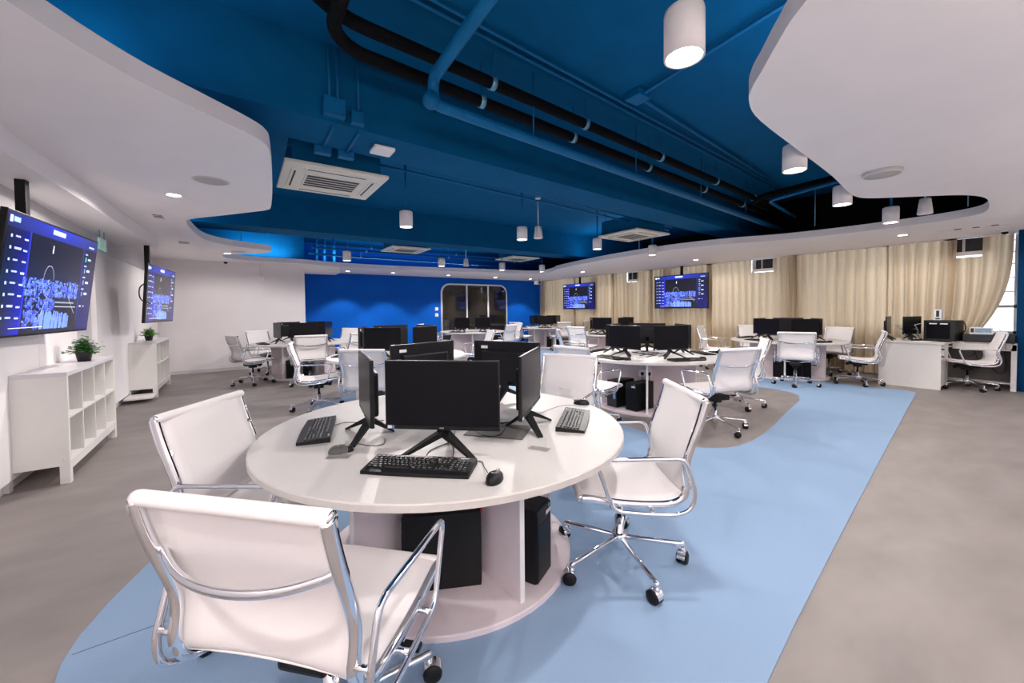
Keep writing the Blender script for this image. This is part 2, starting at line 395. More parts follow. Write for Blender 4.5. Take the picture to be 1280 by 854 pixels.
trim_me = MB().lathe([(.058, 0), (.075, -.004), (.078, .0), (.078, .004)], 28, cap=False).mesh()
lens_me = MB().lathe([(0, .001), (.06, .001)], 28, smooth=False).mesh()
def downlight(x, y, label, power=DOWN_W, angle=168):
    t = thing('recessed_downlight', label, 'light', (x, y, CEIL - .003), 0, 'round recessed downlights')
    obj('trim_ring', trim_me, 'frame_white', t); obj('lens', lens_me, 'glow', t)
    spot('downlight_beam', (0, 0, -.02), t, power, angle, .05)
downlight(-.53, 5.32, 'round downlight in left ceiling panel above the shelf units', 52)
downlight(-.18, 10.0, 'round downlight in the far left ceiling tongue')
downlight(9.31, 1.87, 'round downlight above the desk at right')
downlight(9.46, 5.67, 'round downlight in the curtain soffit, right of the larger screen')
downlight(9.2, 9.4, 'round downlight in the curtain soffit between the two screens')
downlight(4.04, 12.6, 'leftmost downlight over the blue wall', 60, 95)
downlight(5.96, 12.6, 'downlight over the blue wall above the window left corner', 60, 95)
downlight(7.85, 12.6, 'downlight over the blue wall above the window right side', 60, 95)
downlight(9.5, 12.6, 'downlight over the blue wall corner by the curtain', 60, 95)
downlight(2.7, 12.7, 'downlight near the white casing over the blue wall', 50, 95)
for x, y, ln, pw in [(-.95, .6, 'first', 44), (-.9, -1.2, 'second', 30), (1.0, -1.7, 'third', 14), (3.0, -.6, 'fourth', 4), (5.0, -.3, 'fifth', 4), (7.0, -.5, 'sixth', 5), (9.3, -.2, 'seventh', 10)]:  # unseen downlights, added behind the camera to light the room
    downlight(x, y, power=pw, label=ln + ' added fill downlight behind the viewpoint, counted from the left wall')
def uplight(x, y, label, power):  # invented lamp behind the camera, added for soft bounced fill
    t = thing('fill_uplight', label, 'lamp', (x, y, 1.95), 0, 'added fill uplights behind the viewpoint')
    obj('housing', MB().box(-.65, .65, -.05, .05, 0, .05, .008), 'lamp_shell', t)
    for s in (-.5, .5): obj('cord', MB().tube([(s, 0, .05), (s, 0, CEIL - 1.95)], .003, 6), 'steel', t)
    d = bpy.data.lights.new('fill_glow', 'AREA'); d.shape = 'RECTANGLE'; d.size = 1.25; d.size_y = .08; d.energy = power; d.color = LAMP_COL
    o = bpy.data.objects.new('fill_glow', d); COL.objects.link(o); o.parent = t; o.location = (0, 0, .056); o.rotation_euler = (pi, 0, 0)
for x, y, ln, pw in ((-.7, -1.3, 'first', 2.2), (2.0, -1.3, 'second', 1.2), (4.8, -1.2, 'third', .8), (7.8, -1.0, 'fourth', .8)): uplight(x, y, ln + ' added fill uplight behind the viewpoint, counted from the left wall', FILL_W * pw)
# cove strips lying on top of the panel rim, washing the blue recess
def cove(x, y, lx, ly, label, power=COVE_W, col=(.45, .82, 1.0)):
    t = thing('cove_light', label, 'light', (x, y, CEIL + .112), 0, 'cove strips on the ceiling rim')
    obj('channel', MB().box(-lx / 2, lx / 2, -ly / 2, ly / 2, 0, .012), 'frame_white', t)
    d = bpy.data.lights.new('cove_glow', 'AREA'); d.shape = 'RECTANGLE'; d.size = lx; d.size_y = ly; d.energy = power; d.color = col
    o = bpy.data.objects.new('cove_glow', d); COL.objects.link(o); o.parent = t; o.location = (0, 0, .02); o.rotation_euler = (pi, 0, 0)
cove(.45, 11.45, 1.2, .03, 'cove strip above the far left ceiling inlet', 12)
cove(4.4, 11.75, 5.0, .03, 'cove strip above the soffit at the blue wall', 40)
cove(-.8, 7.6, .03, 1.2, 'cove strip behind the left ceiling notch', 6)
cove(-.75, 3.4, .03, 1.6, 'cove strip on the left ceiling panel', 6)
cove(8.0, 6.6, .03, 3.0, 'cove strip on the curtain soffit', 12)
cove(3.6, 1.0, 2.2, .03, 'cove strip on the right ceiling panel', 7)

# ================================================================== CEILING SERVICES
# air-conditioning cassettes
def cassette(x, y, z, label, s=.96, up=True):
    t = thing('air_conditioner', label, 'air conditioner', (x, y, z), 0, 'cream ceiling cassette units')
    h = s / 2
    obj('fascia', MB().box(-h, h, -h, h, 0, .035, .012), 'ac', t)
    obj('casing', MB().box(-h + .07, h - .07, -h + .07, h - .07, .035, .3), 'blue_slab', t)
    g = obj('intake_panel', MB().box(-.27, .27, -.24, .24, -.008, .004, .004), 'ac', t)
    for k in range(5):
        yy = -.19 + k * .082
        obj('grille', MB().box(-.25, .25, yy, yy + .05, -.0105, -.007), 'grille', g)
    for k in range(-1, 2, 2):
        obj('vane', MB().box(k * .37 - .035, k * .37 + .035, -.30, .30, -.008, .004, .003), 'ac', t)
        obj('slot', MB().box(k * .37 - .008, k * .37 + .008, -.27, .27, -.0105, -.007), 'grille', t)
        obj('vane', MB().box(-.30, .30, k * .36 - .035, k * .36 + .035, -.008, .004, .003), 'ac', t)
        obj('slot', MB().box(-.27, .27, k * .36 - .008, k * .36 + .008, -.0105, -.007), 'grille', t)
    for sx in (-.36, .36):
        for sy in (-.36, .36): obj('hanger', MB().tube([(sx, sy, .3), (sx, sy, SLAB - z)], .006, 6), 'blue_pipe', t)
cassette(.845, 4.68, 2.78, 'large cream ceiling cassette near the left ceiling panel')
cassette(6.25, 5.03, 2.78, 'cream ceiling cassette hanging over the curtain soffit')
cassette(3.45, 9.75, 2.9, 'far cream cassette above the middle of the blue wall')
cassette(6.9, 9.8, 2.9, 'farthest cream cassette near the curtain corner')

t = thing('wifi_access_point', 'white square wireless access point under the blue beam', 'access point', (1.12, 3.74, 2.86))
obj('shell', MB().box(-.095, .095, -.095, .095, 0, .035, .015), 'frame_white', t)
obj('mount', MB().tube([(0, 0, .03), (0, 0, .045)], .03, 10), 'blue_pipe', t)

def pipe(name, pts, r, m, label, cat='pipe', rad=.12, group=None, clips=()):
    if not clips:
        return tag(obj(name, MB().tube(round_path(pts, rad), r, 12), m), label, cat, group)
    t = thing(name, label, cat, pts[0], 0, group); o0 = Vector(pts[0])
    obj('run', MB().tube([p - o0 for p in round_path(pts, rad)], r, 12), m, t)
    for c in clips:
        c = Vector(c) - o0
        obj('clamp', MB().lathe([(r + .001, -.022), (r + .008, -.022), (r + .008, .022), (r + .001, .022)], 14, c.x, c.y, c.z, axis='x', cap=False), 'steel', t)
        obj('hanger_rod', MB().tube([(c.x, c.y, c.z + r), (c.x, c.y, SLAB - o0.z)], .005, 6), 'blue_pipe', t)
    return t
def L(y0, k, z, x): return (x, y0 + k * x, z)
K = .088
pipe('drain_pipe', [(1.08, .4, 3.09), (1.2, 2.74, 3.09), (1.2, 2.76, 2.91), (8.85, 3.495, 2.91)], .042, 'blue_pipe', 'thick blue painted pipe along the near ceiling beam, with a bend upward', rad=.07)
tag(obj('junction_box', MB().lathe([(0, .03), (.058, .03), (.058, -.03), (0, -.03)], 16, 1.17, 2.72, 2.91, axis='y'), 'blue_pipe'), 'round blue pipe cap at the bend of the thick pipe', 'pipe cap')
for x, ln in ((2.2, 'first'), (3.8, 'second'), (5.4, 'third'), (7.0, 'fourth')):
    tag(obj('hanger_rod', MB().tube([(x, 2.76 + (x - 1.2) * .0962, 2.95), (x, 2.76 + (x - 1.2) * .0962, SLAB)], .006, 6), 'blue_pipe'), ln + ' blue hanger rod of the thick blue pipe, counted from the left', 'hanger rod')
pipe('refrigerant_pipe', [(.25, .2, 3.3), (.27, 2.5, 3.27), L(2.66, K, 3.25, .55), L(2.66, K, 3.25, 8.3)], .045, 'black_pipe_void', 'upper black insulated pipe along the near ceiling beam', rad=.2,
     clips=[L(2.66, K, 3.25, x) for x in (1.75, 2.9, 4.3, 5.8, 7.2)])
pipe('refrigerant_pipe', [(.5, .5, 3.2), (.52, 2.75, 3.18), L(2.84, K, 3.18, .68), L(2.84, K, 3.18, 8.3)], .045, 'black_pipe_void', 'lower black insulated pipe along the near ceiling beam', rad=.2,
     clips=[L(2.84, K, 3.18, x) for x in (1.75, 2.9, 4.3, 5.8, 7.2)])
pipe('refrigerant_pipe', [(6.9, 1.9, 3.2), (7.05, 3.1, 3.2), (7.3, 3.35, 3.2), (8.9, 3.5, 3.2)], .045, 'black_pipe_void', 'short black insulated pipe in the right end of the recess', rad=.2)
pipe('drain_pipe', [(6.6, 1.7, 3.08), (6.95, 2.95, 3.08), (8.6, 3.2, 3.08)], .025, 'blue_pipe', 'thin teal pipe below the black pipe at the right of the recess')
pipe('conduit', [(.75, .3, 3.46), (.75, 2.45, 3.46), L(2.5, .09, 3.46, .9), L(2.5, .09, 3.46, 8.8)], .012, 'blue_pipe', 'first of two thin blue conduits on the slab behind the pipes', rad=.06)
pipe('conduit', [(.68, .3, 3.46), (.68, 2.4, 3.46), L(2.42, .09, 3.46, .9), L(2.42, .09, 3.46, 8.8)], .012, 'blue_pipe', 'second of two thin blue conduits on the slab behind the pipes', rad=.06)
pipe('conduit', [(2.98, .0, 3.46), (3.25, 2.55, 3.46), (7.1, 3.0, 3.46)], .016, 'blue_pipe', 'thin blue conduit with a corner box beside the nearest pendant lamp', rad=.02)
pipe('conduit', [(2.3, -.2, 3.46), (3.6, 1.5, 3.46), (4.3, 1.7, 3.46)], .014, 'blue_pipe', 'thin blue conduit crossing the slab above the right ceiling panel', rad=.05)
tag(obj('junction_box', MB().box(3.16, 3.34, 2.47, 2.64, 3.43, SLAB, .01), 'blue_pipe'), 'square blue junction box at the conduit corner on the slab', 'junction box')
pipe('conduit', [L(4.18, .09, 3.02, .4), L(4.18, .09, 3.02, 7.2)], .014, 'blue_pipe', 'upper thin conduit along the far side of the near beam', rad=.02)
pipe('conduit', [L(4.26, .09, 2.97, .4), L(4.26, .09, 2.97, 7.2)], .014, 'blue_pipe', 'lower thin conduit along the far side of the near beam', rad=.02)
for i, (x, ln) in enumerate(((.62, 'left'), (.68, 'middle'), (.84, 'right'))):
    pipe('conduit', [(x, skew(x, 3.37, .075), SLAB - .02), (x, skew(x, 3.37, .075), 3.02)], .01, 'blue_pipe', ln + ' one of three thin conduits dropping to the junction boxes')
tag(obj('junction_box', MB().box(.57, .73, 3.37, 3.45, 2.93, 3.07, .006), 'blue_pipe'), 'larger blue junction box on the beam face above the access point', 'junction box')
tag(obj('junction_box', MB().box(.78, .88, 3.40, 3.47, 2.92, 3.02, .006), 'blue_pipe'), 'smaller blue junction box on the beam face above the access point', 'junction box')
for i, x in enumerate((.66, .86)):
    pipe('conduit', [(x, 3.5, 2.89), (x, 3.97, 2.89)], .012, 'blue_pipe', ('left' if i == 0 else 'right') + ' short conduit across the beam underside')
    tag(obj('junction_box', MB().box(x - .07, x + .07, 3.98, 4.06, 2.84, 2.96, .006), 'blue_pipe'), ('left' if i == 0 else 'right') + ' small blue box at the far beam edge by the cassette', 'junction box')
FAR = [(9.12, 3.02, .022, 'nearest'), (10.4, 3.0, .018, 'second'), (10.9, 2.98, .025, 'third'), (11.5, 2.9, .03, 'farthest')]
for y, z, r, ln in FAR:
    pipe('conduit', [(1.5, y, z), (9.2, y + .1, z)], r, 'blue_pipe', ln + ' of the blue pipes over the blue wall soffit', group='blue pipes over the back soffit', clips=[(x, y + .1 * (x - 1.5) / 7.7, z) for x in (2.8, 5.2, 7.6)])
for i, x in enumerate((1.75, 1.95, 2.2)):
    pipe('riser_pipe', [(x, 12.0, CEIL + .11), (x, 12.0, SLAB)], .04, 'blue_pipe', ('left', 'middle', 'right')[i] + ' of three vertical blue risers above the white casing')
pipe('conduit', [(-.6, 9.3, 3.0), (1.6, 9.5, 3.0)], .025, 'blue_pipe', 'blue pipe above the far left ceiling tongue', clips=[(.5, 9.4, 3.0)])
for x, y, ln in ((7.75, 2.6, 'rim beside the third pendant lamp'), (8.0, .98, 'right end of the ceiling opening'), (.05, 9.35, 'far left ceiling tongue'), (7.3, 5.7, 'curtain soffit by the right cassette')):
    tag(obj('hanger_rod', MB().tube([(x, y, CEIL + .11), (x, y, SLAB)], .006, 6), 'steel'), 'thin steel hanger rod at the ' + ln, 'hanger rod')
# discs, vents, cameras in the white panel
def disc(x, y, label, r=.13, dz=.012, cat='speaker', nm='ceiling_speaker'):
    t = thing(nm, label, cat, (x, y, CEIL))
    obj('grille_disc', MB().lathe([(0, -dz), (r * .93, -dz), (r, -dz * .6), (r, 0), (0, 0)], 36), 'table_edge', t)
    obj('ring', MB().lathe([(r * .9, -dz - .001), (r * .93, -dz - .003), (r * .96, -dz * .9)], 36, cap=False), 'lamp_shell', t)
disc(-.19, 4.57, 'round white flush speaker in the left ceiling panel', .14, .003)
disc(4.77, 1.1, 'round white ceiling speaker standing proud of the right ceiling panel', .14, .03)
disc(.02, 9.6, 'small flush disc on the far left ceiling tongue', .13, .003)
def vent(x, y, lx, ly, label):
    t = thing('air_vent', label, 'vent', (x, y, CEIL))
    obj('frame', MB().box(-lx / 2, lx / 2, -ly / 2, ly / 2, -.006, 0, .002), 'frame_white', t)
    for k in range(3):
        yy = -ly / 2 + ly * (k + .7) / 4
        obj('slot', MB().box(-lx * .42, lx * .42, yy, yy + ly * .1, -.008, -.005), 'grille', t)
vent(-.81, 6.56, .1, .3, 'small slot vent in the left ceiling panel beyond the downlight')
vent(-.76, 8.79, .16, .34, 'slot vent in the ceiling above the smaller left screen')
vent(9.36, 1.08, .12, .75, 'long slot vent in the ceiling above the right desk')
def dome(x, y, label):
    t = thing('dome_camera', label, 'camera', (x, y, CEIL))
    obj('mount_ring', MB().lathe([(.0, 0), (.055, 0), (.055, -.02), (.045, -.025), (0, -.025)], 20), 'frame_white', t)
    obj('dome_glass', MB().lathe([(.042, -.025), (.036, -.05), (.02, -.064), (0, -.068)], 20), 'dome', t)
dome(-.25, 11.5, 'small black dome camera on the ceiling by the white back wall')
dome(10.2, .85, 'small black dome camera at the far right ceiling corner')
t = thing('security_camera', 'white box security camera at the blue wall and curtain corner', 'camera', (9.9, 12.7, CEIL))
obj('bracket', MB().box(-.03, .03, -.03, .03, -.08, 0, .005), 'frame_white', t)
obj('body', MB().box(-.1, .1, -.16, .08, -.2, -.07, .02), 'lamp_shell', t)
obj('lens', MB().lathe([(0, -.18), (.05, -.175), (.05, -.15)], 16, cz=-.135, axis='y'), 'dome', t)
t = thing('exit_sign', 'green running-man exit sign under the left bulkhead', 'sign', (-1.42, 7.1, 2.2))
obj('plate', MB().box(-.012, .012, -.15, .15, 0, .14, .004), 'sign', t)
obj('pictogram', MB().box(.012, .014, -.12, -.03, .03, .12).box(.012, .014, .02, .05, .03, .12).box(.012, .014, .08, .14, .03, .045).box(.012, .014, .08, .14, .07, .085).box(.012, .014, .08, .14, .105, .12), 'print', t)
for q in (-.1, .1): obj('hanger', MB().tube([(0, q, .15), (0, q, .29)], .006, 6), 'steel', t)
t = thing('wall_speaker', 'faint white box mounted high on the white back wall', 'wall box', (.45, YW, 2.15))
obj('box', MB().box(-.06, .06, -.07, 0, 0, .14, .01), 'frame_white', t); obj('arm', MB().tube([(0, -.03, .14), (0, -.03, .45)], .012, 8), 'frame_white', t)

# ================================================================== LEFT WALL
def tv_mesh():
    Q = 1.6; NX, NY, W, Hh = int(224 * Q), int(126 * Q), 1.42, .80
    rnd = random.Random(3); px = [[(.004, .004, .012)] * NX for _ in range(NY)]
    def rect(x0, y0, x1, y1, c):
        x0, y0, x1, y1 = round(x0 * Q), round(y0 * Q), max(round(x1 * Q), round(x0 * Q) + 1), max(round(y1 * Q), round(y0 * Q) + 1)
        for j in range(max(0, int(y0)), min(NY, int(y1))):
            for i in range(max(0, int(x0)), min(NX, int(x1))): px[j][i] = c
    for j in range(NY):                                     # y measured from the top
        for i in range(NX):
            u, v = i / NX, j / NY
            if v < .11: px[j][i] = (.004 + .01 * (1 - abs(u - .45)), .006 + .02 * (1 - abs(u - .5)), .05 + .40 * max(0, 1 - 2.0 * abs(u - .5)) * (.4 + .6 * (1 - v / .11)) + .04)
            elif u < .2: px[j][i] = (.004, .004 + .006 * v, .02 + .42 * max(0, (u - .02) / .2) ** 1.5 * (.3 + .7 * v))
            elif u > .82: px[j][i] = (.004, .004, .02 + .10 * max(0, v - .3))
            else: px[j][i] = (.006, .006, .012)
    rect(92, 3, 124, 9, (.45, .55, 1.0)); rect(3, 3, 8, 10, (.7, .8, 1)); rect(10, 4, 22, 9, (.35, .5, 1))
    rect(196, 9, 214, 11, (.35, .4, .8)); rect(44, 14, 46, 120, (.02, .03, .45)); rect(182, 14, 183, 112, (.02, .03, .4))
    def band(x0, x1, y0, y1, n, dens):
        for _ in range(n):
            wd, hh = rnd.uniform(.6, 5), rnd.uniform(.6, 4.5); x = rnd.uniform(x0, x1 - wd); y = rnd.uniform(y0, y1 - hh)
            s = rnd.uniform(.25, 1) * dens; c = (.05 * s + .12 * s * s, .09 * s + .2 * s * s, .75 * s + .2)
            rect(x, y, x + wd, y + hh, c)
            rect(x, y, x + wd, y + .6, tuple(min(1, q * 1.5 + .04) for q in c))
    band(40, 178, 62, 84, 420, .9); band(48, 88, 84, 120, 150, .8); band(88, 118, 84, 100, 90, .8); band(70, 160, 103, 122, 200, .9)
    for _ in range(40):                                      # towers
        x = rnd.uniform(86, 160); y = rnd.uniform(99, 108); rect(x, y, x + 3, 121, (.14, .24, rnd.uniform(.6, 1)))
    rect(118, 88, 170, 90, (.2, .24, .3)); rect(118, 94, 176, 95, (.3, .32, .4))
    for k in range(60):                                      # arc and pointer lines
        a = pi * k / 59; rect(95 - 12 * cos(a), 62 - 16 * sin(a), 95.5 - 12 * cos(a), 62.5 - 16 * sin(a), (.5, .5, .6))
        rect(98 - k * .28, 78 + k * .6, 98.6 - k * .28, 78.6 + k * .6, (.6, .6, .7)); rect(150 + k * .4, 80 + k * .38, 150.6 + k * .4, 80.6 + k * .38, (.5, .5, .6))
    rect(96, 26, 99, 31, (.8, .8, .85)); rect(97, 22, 99, 27, (.8, .8, .85))
    for r in range(8):                                       # rows of small marks in the side panels
        y = 22 + r * 12
        rect(8, y, 11, y + 3, (.4, .5, .9)); rect(17, y, 17 + rnd.randint(8, 13), y + 2, (.55, .6, .95)); rect(34, y + 1, 41, y + 3, (.5, .55, .95))
        for i in range(17, 41, 2):
            rect(i + .4, y, i + .8, y + 2, (.01, .01, .12))
    for r in range(4):
        y = 20 + r * 16; rect(188, y, 196, y + 2, (.3, .4, .9)); rect(198, y + 6, 208, y + 9, (.45, .55, .95)); rect(190, y + 5, 193, y + 11, (.05, .6, .6) if r == 0 else (.2, .25, .7))
    rect(188, 92, 194, 94, (.6, .6, .9)); rect(200, 92, 203, 94, (.6, .6, .9)); rect(25, 118, 95, 119, (.8, .8, .9))
    vs = [(-W / 2 + W * i / NX, 0, Hh / 2 - Hh * j / NY) for j in range(NY + 1) for i in range(NX + 1)]
    fs = [(j * (NX + 1) + i, (j + 1) * (NX + 1) + i, (j + 1) * (NX + 1) + i + 1, j * (NX + 1) + i + 1) for j in range(NY) for i in range(NX)]
    me = bpy.data.meshes.new('display'); me.from_pydata(vs, [], fs); me.update()
    ca = me.color_attributes.new('pixels', 'FLOAT_COLOR', 'CORNER'); buf = []
    for j in range(NY):
        for i in range(NX): buf += [*px[j][i], 1.0] * 4
    ca.data.foreach_set('color', buf); return me
TVM = tv_mesh()
def tv(cx, cy, zc, yaw, tilt, label, scale=1., pole=2.6, back=.18, strength=None):
    """display faces local -Y"""
    t = thing('wall_screen', label, 'screen', (cx, cy, zc), yaw, 'large blue data screens')
    tm = Matrix.Rotation(tilt, 4, 'X') @ Matrix.Scale(scale, 4)
    b = MB().box(-.725, .725, .001, .035, -.415, .415, .004, tm); obj('bezel', b, 'bezel', t)
    b = MB().box(-.45, .45, .035, .075, -.28, .2, .012, tm); obj('rear_housing', b, 'black', t)
    d = obj('display', TVM, 'display', t); d.rotation_euler = (tilt, 0, 0); d.scale = (scale,) * 3
    top = .2 * scale
    obj('hanger_pole', MB().box(-.03, .03, back - .03, back + .03, top - .2, pole - zc, .004), 'black', t)
    obj('bracket', MB().box(-.12, .12, .06, back, -.05, top - .05, .004), 'black', t)
    return t
# left wall screens: far ends lean a little into the room, tops tilted forward
tv(-1.215, 4.70, 1.665, pi / 2 - atan2(.10, 1.5), radians(7), 'large tilted blue data screen at the left edge, above the nearer shelf', 1.03, 2.44, .16)
tv(-1.005, 8.25, 1.68, pi / 2 - atan2(.15, 1.5), radians(4), 'blue data screen above the farther shelf unit on the left', 1.02, CEIL, .16)
tv(10.40, 6.72, 1.87, -pi / 2, 0, 'larger blue data screen in front of the beige curtains', 1.16, CEIL, .1)
tv(10.45, 10.92, 1.87, -pi / 2, 0, 'smaller-looking blue data screen in the far curtain corner', 1.16, CEIL, .1)
tag(obj('power_cable', MB().tube(smooth_path([(-1.06, 7.6, 1.84), (-1.14, 7.48, 1.78), (-1.15, 7.46, 1.66), (-1.13, 7.48, 1.57), (-1.05, 7.6, 1.54)], 3), .008, 6), 'cable'), 'black cable loop beside the farther left screen', 'cable')
# whiteboard-like white panels on the left wall
t = thing('wall_panel', 'tall white wall panel behind the farther left screen', 'panel', (XL, 7.12, 0))
obj('board', MB().box(.0, .05, 0, 4.5, .1, 2.22, .006), 'white_paint', t); obj('top_rail', MB().box(0, .06, 0, 4.5, 2.22, 2.245), 'silver', t)
t = thing('wall_panel', 'low white wall panel behind the nearer shelf unit', 'panel', (XL, 2.4, 0))
obj('board', MB().box(0, .05, 2.95, 3.98, .1, 2.15, .006), 'white_paint', t); obj('board', MB().box(0, .05, 0, 2.945, .1, 2.15, .006), 'white_paint', t)

def shelf_unit(x, y, label):
    """front faces +x, 4 x 2 cubbies, runs along +y"""
    t = thing('shelf_unit', label, 'shelf', (x, y, 0)); Dp, Wd, z0, z1, th = .39, 1.5, .15, .92, .035
    obj('side_panel', MB().box(-Dp, 0, 0, th, z0, z1 - th, .002), 'cab', t); obj('side_panel', MB().box(-Dp, 0, Wd - th, Wd, z0, z1 - th, .002), 'cab', t)
    obj('top_panel', MB().box(-Dp, .002, -.002, Wd + .002, z1 - th, z1, .002), 'cab_top', t)
    obj('bottom_panel', MB().box(-Dp, 0, th, Wd - th, z0, z0 + th), 'cab', t)
    obj('back_panel', MB().box(-Dp, -Dp + .01, th, Wd - th, z0 + th, z1 - th), 'cab', t)
    obj('middle_shelf', MB().box(-Dp + .01, -.004, th, Wd - th, .53, .548), 'cab', t)
    cw = (Wd - 2 * th) / 4
    for k in range(1, 4): obj('divider', MB().box(-Dp + .01, -.003, th + cw * k - .009, th + cw * k + .009, z0 + th, z1 - th), 'cab', t)
    for yy in (.0, Wd - .06):
        for xx in (-Dp, -.06): obj('leg', MB().prism([(xx, yy), (xx + .06, yy), (xx + .06, yy + .06), (xx, yy + .06)], 0, z0), 'cab', t)
    obj('apron', MB().box(-.03, -.005, .06, Wd - .06, z0 - .045, z0), 'cab', t)
    for zz in (.2, .86): obj('screw_cap', MB().lathe([(0, -.003), (.008, -.002), (.009, 0)], 12, -.03, 0, zz, axis='y'), 'print', t)
    return t
shelf_unit(-1.19, 4.76, 'nearer white cube shelf unit below the large left screen')
shelf_unit(-1.16, 8.76, 'farther white cube shelf unit below the second left screen')
tag(obj('low_bench', MB().box(-1.5, -1.16, 8.3, 8.7, .06, .09, .004), 'cab'), 'low white board on the floor between the two shelf units', 'board')

def plant(x, y, z, s, label, leaf, seed):
    t = thing('potted_plant', label, 'plant', (x, y, z)); rnd = random.Random(seed)
    obj('pot', MB().lathe([(0, 0), (.045 * s, 0), (.062 * s, .095 * s), (.066 * s, .1 * s), (.058 * s, .1 * s), (.055 * s, .085 * s)], 20, cap=False), 'pot', t)
    obj('soil', MB().lathe([(0, .086 * s), (.056 * s, .086 * s)], 18), 'soil', t)
    fol = MB(); stem = MB()
    for k in range(80):
        a = rnd.uniform(0, 2 * pi); e = rnd.uniform(.1, 1.45); ln = rnd.uniform(.06, .125) * s
        d = Vector((cos(a) * cos(e), sin(a) * cos(e), sin(e))); p0 = Vector((0, 0, .09 * s)); tip = p0 + d * ln - Vector((0, 0, .02 * s * (1.3 - e)))
        stem.tube([p0, p0 * .5 + tip * .5 + Vector((0, 0, .01)), tip], .0016 * s, 4)
        for q in range(9):
            c = p0.lerp(tip, .35 + .65 * q / 6); b = rnd.uniform(0, 2 * pi); sd = Vector((cos(b), sin(b), rnd.uniform(-.2, .6))).normalized()
            lw = .012 * s; l2 = rnd.uniform(.026, .040) * s; n = sd.cross(Vector((rnd.uniform(-.4, .4), rnd.uniform(-.4, .4), 1))).normalized() * lw
            fol.add([c, c + sd * l2 * .5 + n, c + sd * l2 - Vector((0, 0, .006 * s)), c + sd * l2 * .5 - n], [(0, 1, 2, 3)])
    f = obj('foliage', fol, leaf, t); f['kind'] = 'stuff'; obj('stems', stem, leaf, t)
plant(-1.31, 5.75, .92, 1.05, 'dark green potted plant on the nearer white shelf unit', 'leaf', 1)
plant(-1.33, 9.35, .92, 1.0, 'bright green potted plant on the farther white shelf unit', 'leaf2', 5)

# ================================================================== BLUE WALL WINDOW
t = thing('interior_window', 'rounded white-framed dark glass window in the blue wall', 'window', (7.52, YB, 0))
x0, x1, zt, R = -1.42, 1.42, 2.36, .32
arc = [(x0, 0, .1)] + [(x0, 0, zt - R)] + [(x0 + R - R * cos(a), 0, zt - R + R * sin(a)) for a in [pi / 2 * k / 8 for k in range(1, 9)]] \
    + [(x1 - R + R * sin(a), 0, zt - R + R * cos(a)) for a in [pi / 2 * k / 8 for k in range(0, 9)]] + [(x1, 0, .1)]
obj('frame', MB().tube(arc, .035, 8, plane=(0, 1, 0), r2=.035), 'frame_white', t)
poly = [(p[0], p[2]) for p in arc]
def pane(xa, xb):
    pts = [(max(xa, min(xb, x)), z) for x, z in poly]; out = []
    for q in pts:
        if not out or hypot(q[0] - out[-1][0], q[1] - out[-1][1]) > 1e-4: out.append(q)
    b = MB(); n = len(out); b.add([(x, -.006, z) for x, z in out] + [(x, -.016, z) for x, z in out], [tuple(range(n)), tuple(range(2 * n - 1, n - 1, -1))] + [(i, (i + 1) % n, n + (i + 1) % n, n + i) for i in range(n)]); return b
def pclip(xa, xb):
    out = []
    def ztop(x):
        if x < x0 + R: return zt - R + sqrt(max(0, R * R - (x0 + R - x) ** 2))
        if x > x1 - R: return zt - R + sqrt(max(0, R * R - (x - x1 + R) ** 2))
        return zt
    n = 14; out = [(xa, .1), (xb, .1)] + [(xb + (xa - xb) * k / n, ztop(xb + (xa - xb) * k / n)) for k in range(n + 1)]
    n = len(out); b = MB(); b.add([(x, -.006, z) for x, z in out] + [(x, -.018, z) for x, z in out], [tuple(range(n)), tuple(range(2 * n - 1, n - 1, -1))] + [(i, (i + 1) % n, n + (i + 1) % n, n + i) for i in range(n)]); return b
M['pane_dark'] = mat('dark_reflective_pane', (.012, .012, .014), .06, noise=(2, .2), spec=.9)
for a, b in ((x0 + .02, -.42), (-.38, .52), (.56, x1 - .02)): obj('pane', pclip(a, b), 'pane_dark', t)
for x in (-.40, .54): obj('mullion', MB().box(x - .03, x + .03, -.05, -.005, .1, zt - .01, .004), 'frame_white', t)
t = thing('wall_switch', 'two small grey switch plates on the blue wall beside the window', 'switch', (5.9, YB, 1.45))
for z in (0, -.22): p = obj('plate', MB().box(-.06, .06, -.012, 0, z - .06, z + .06, .004), 'device', t); obj('rocker', MB().box(-.03, .03, -.018, -.012, z - .03, z + .03, .002), 'lamp_shell', p)

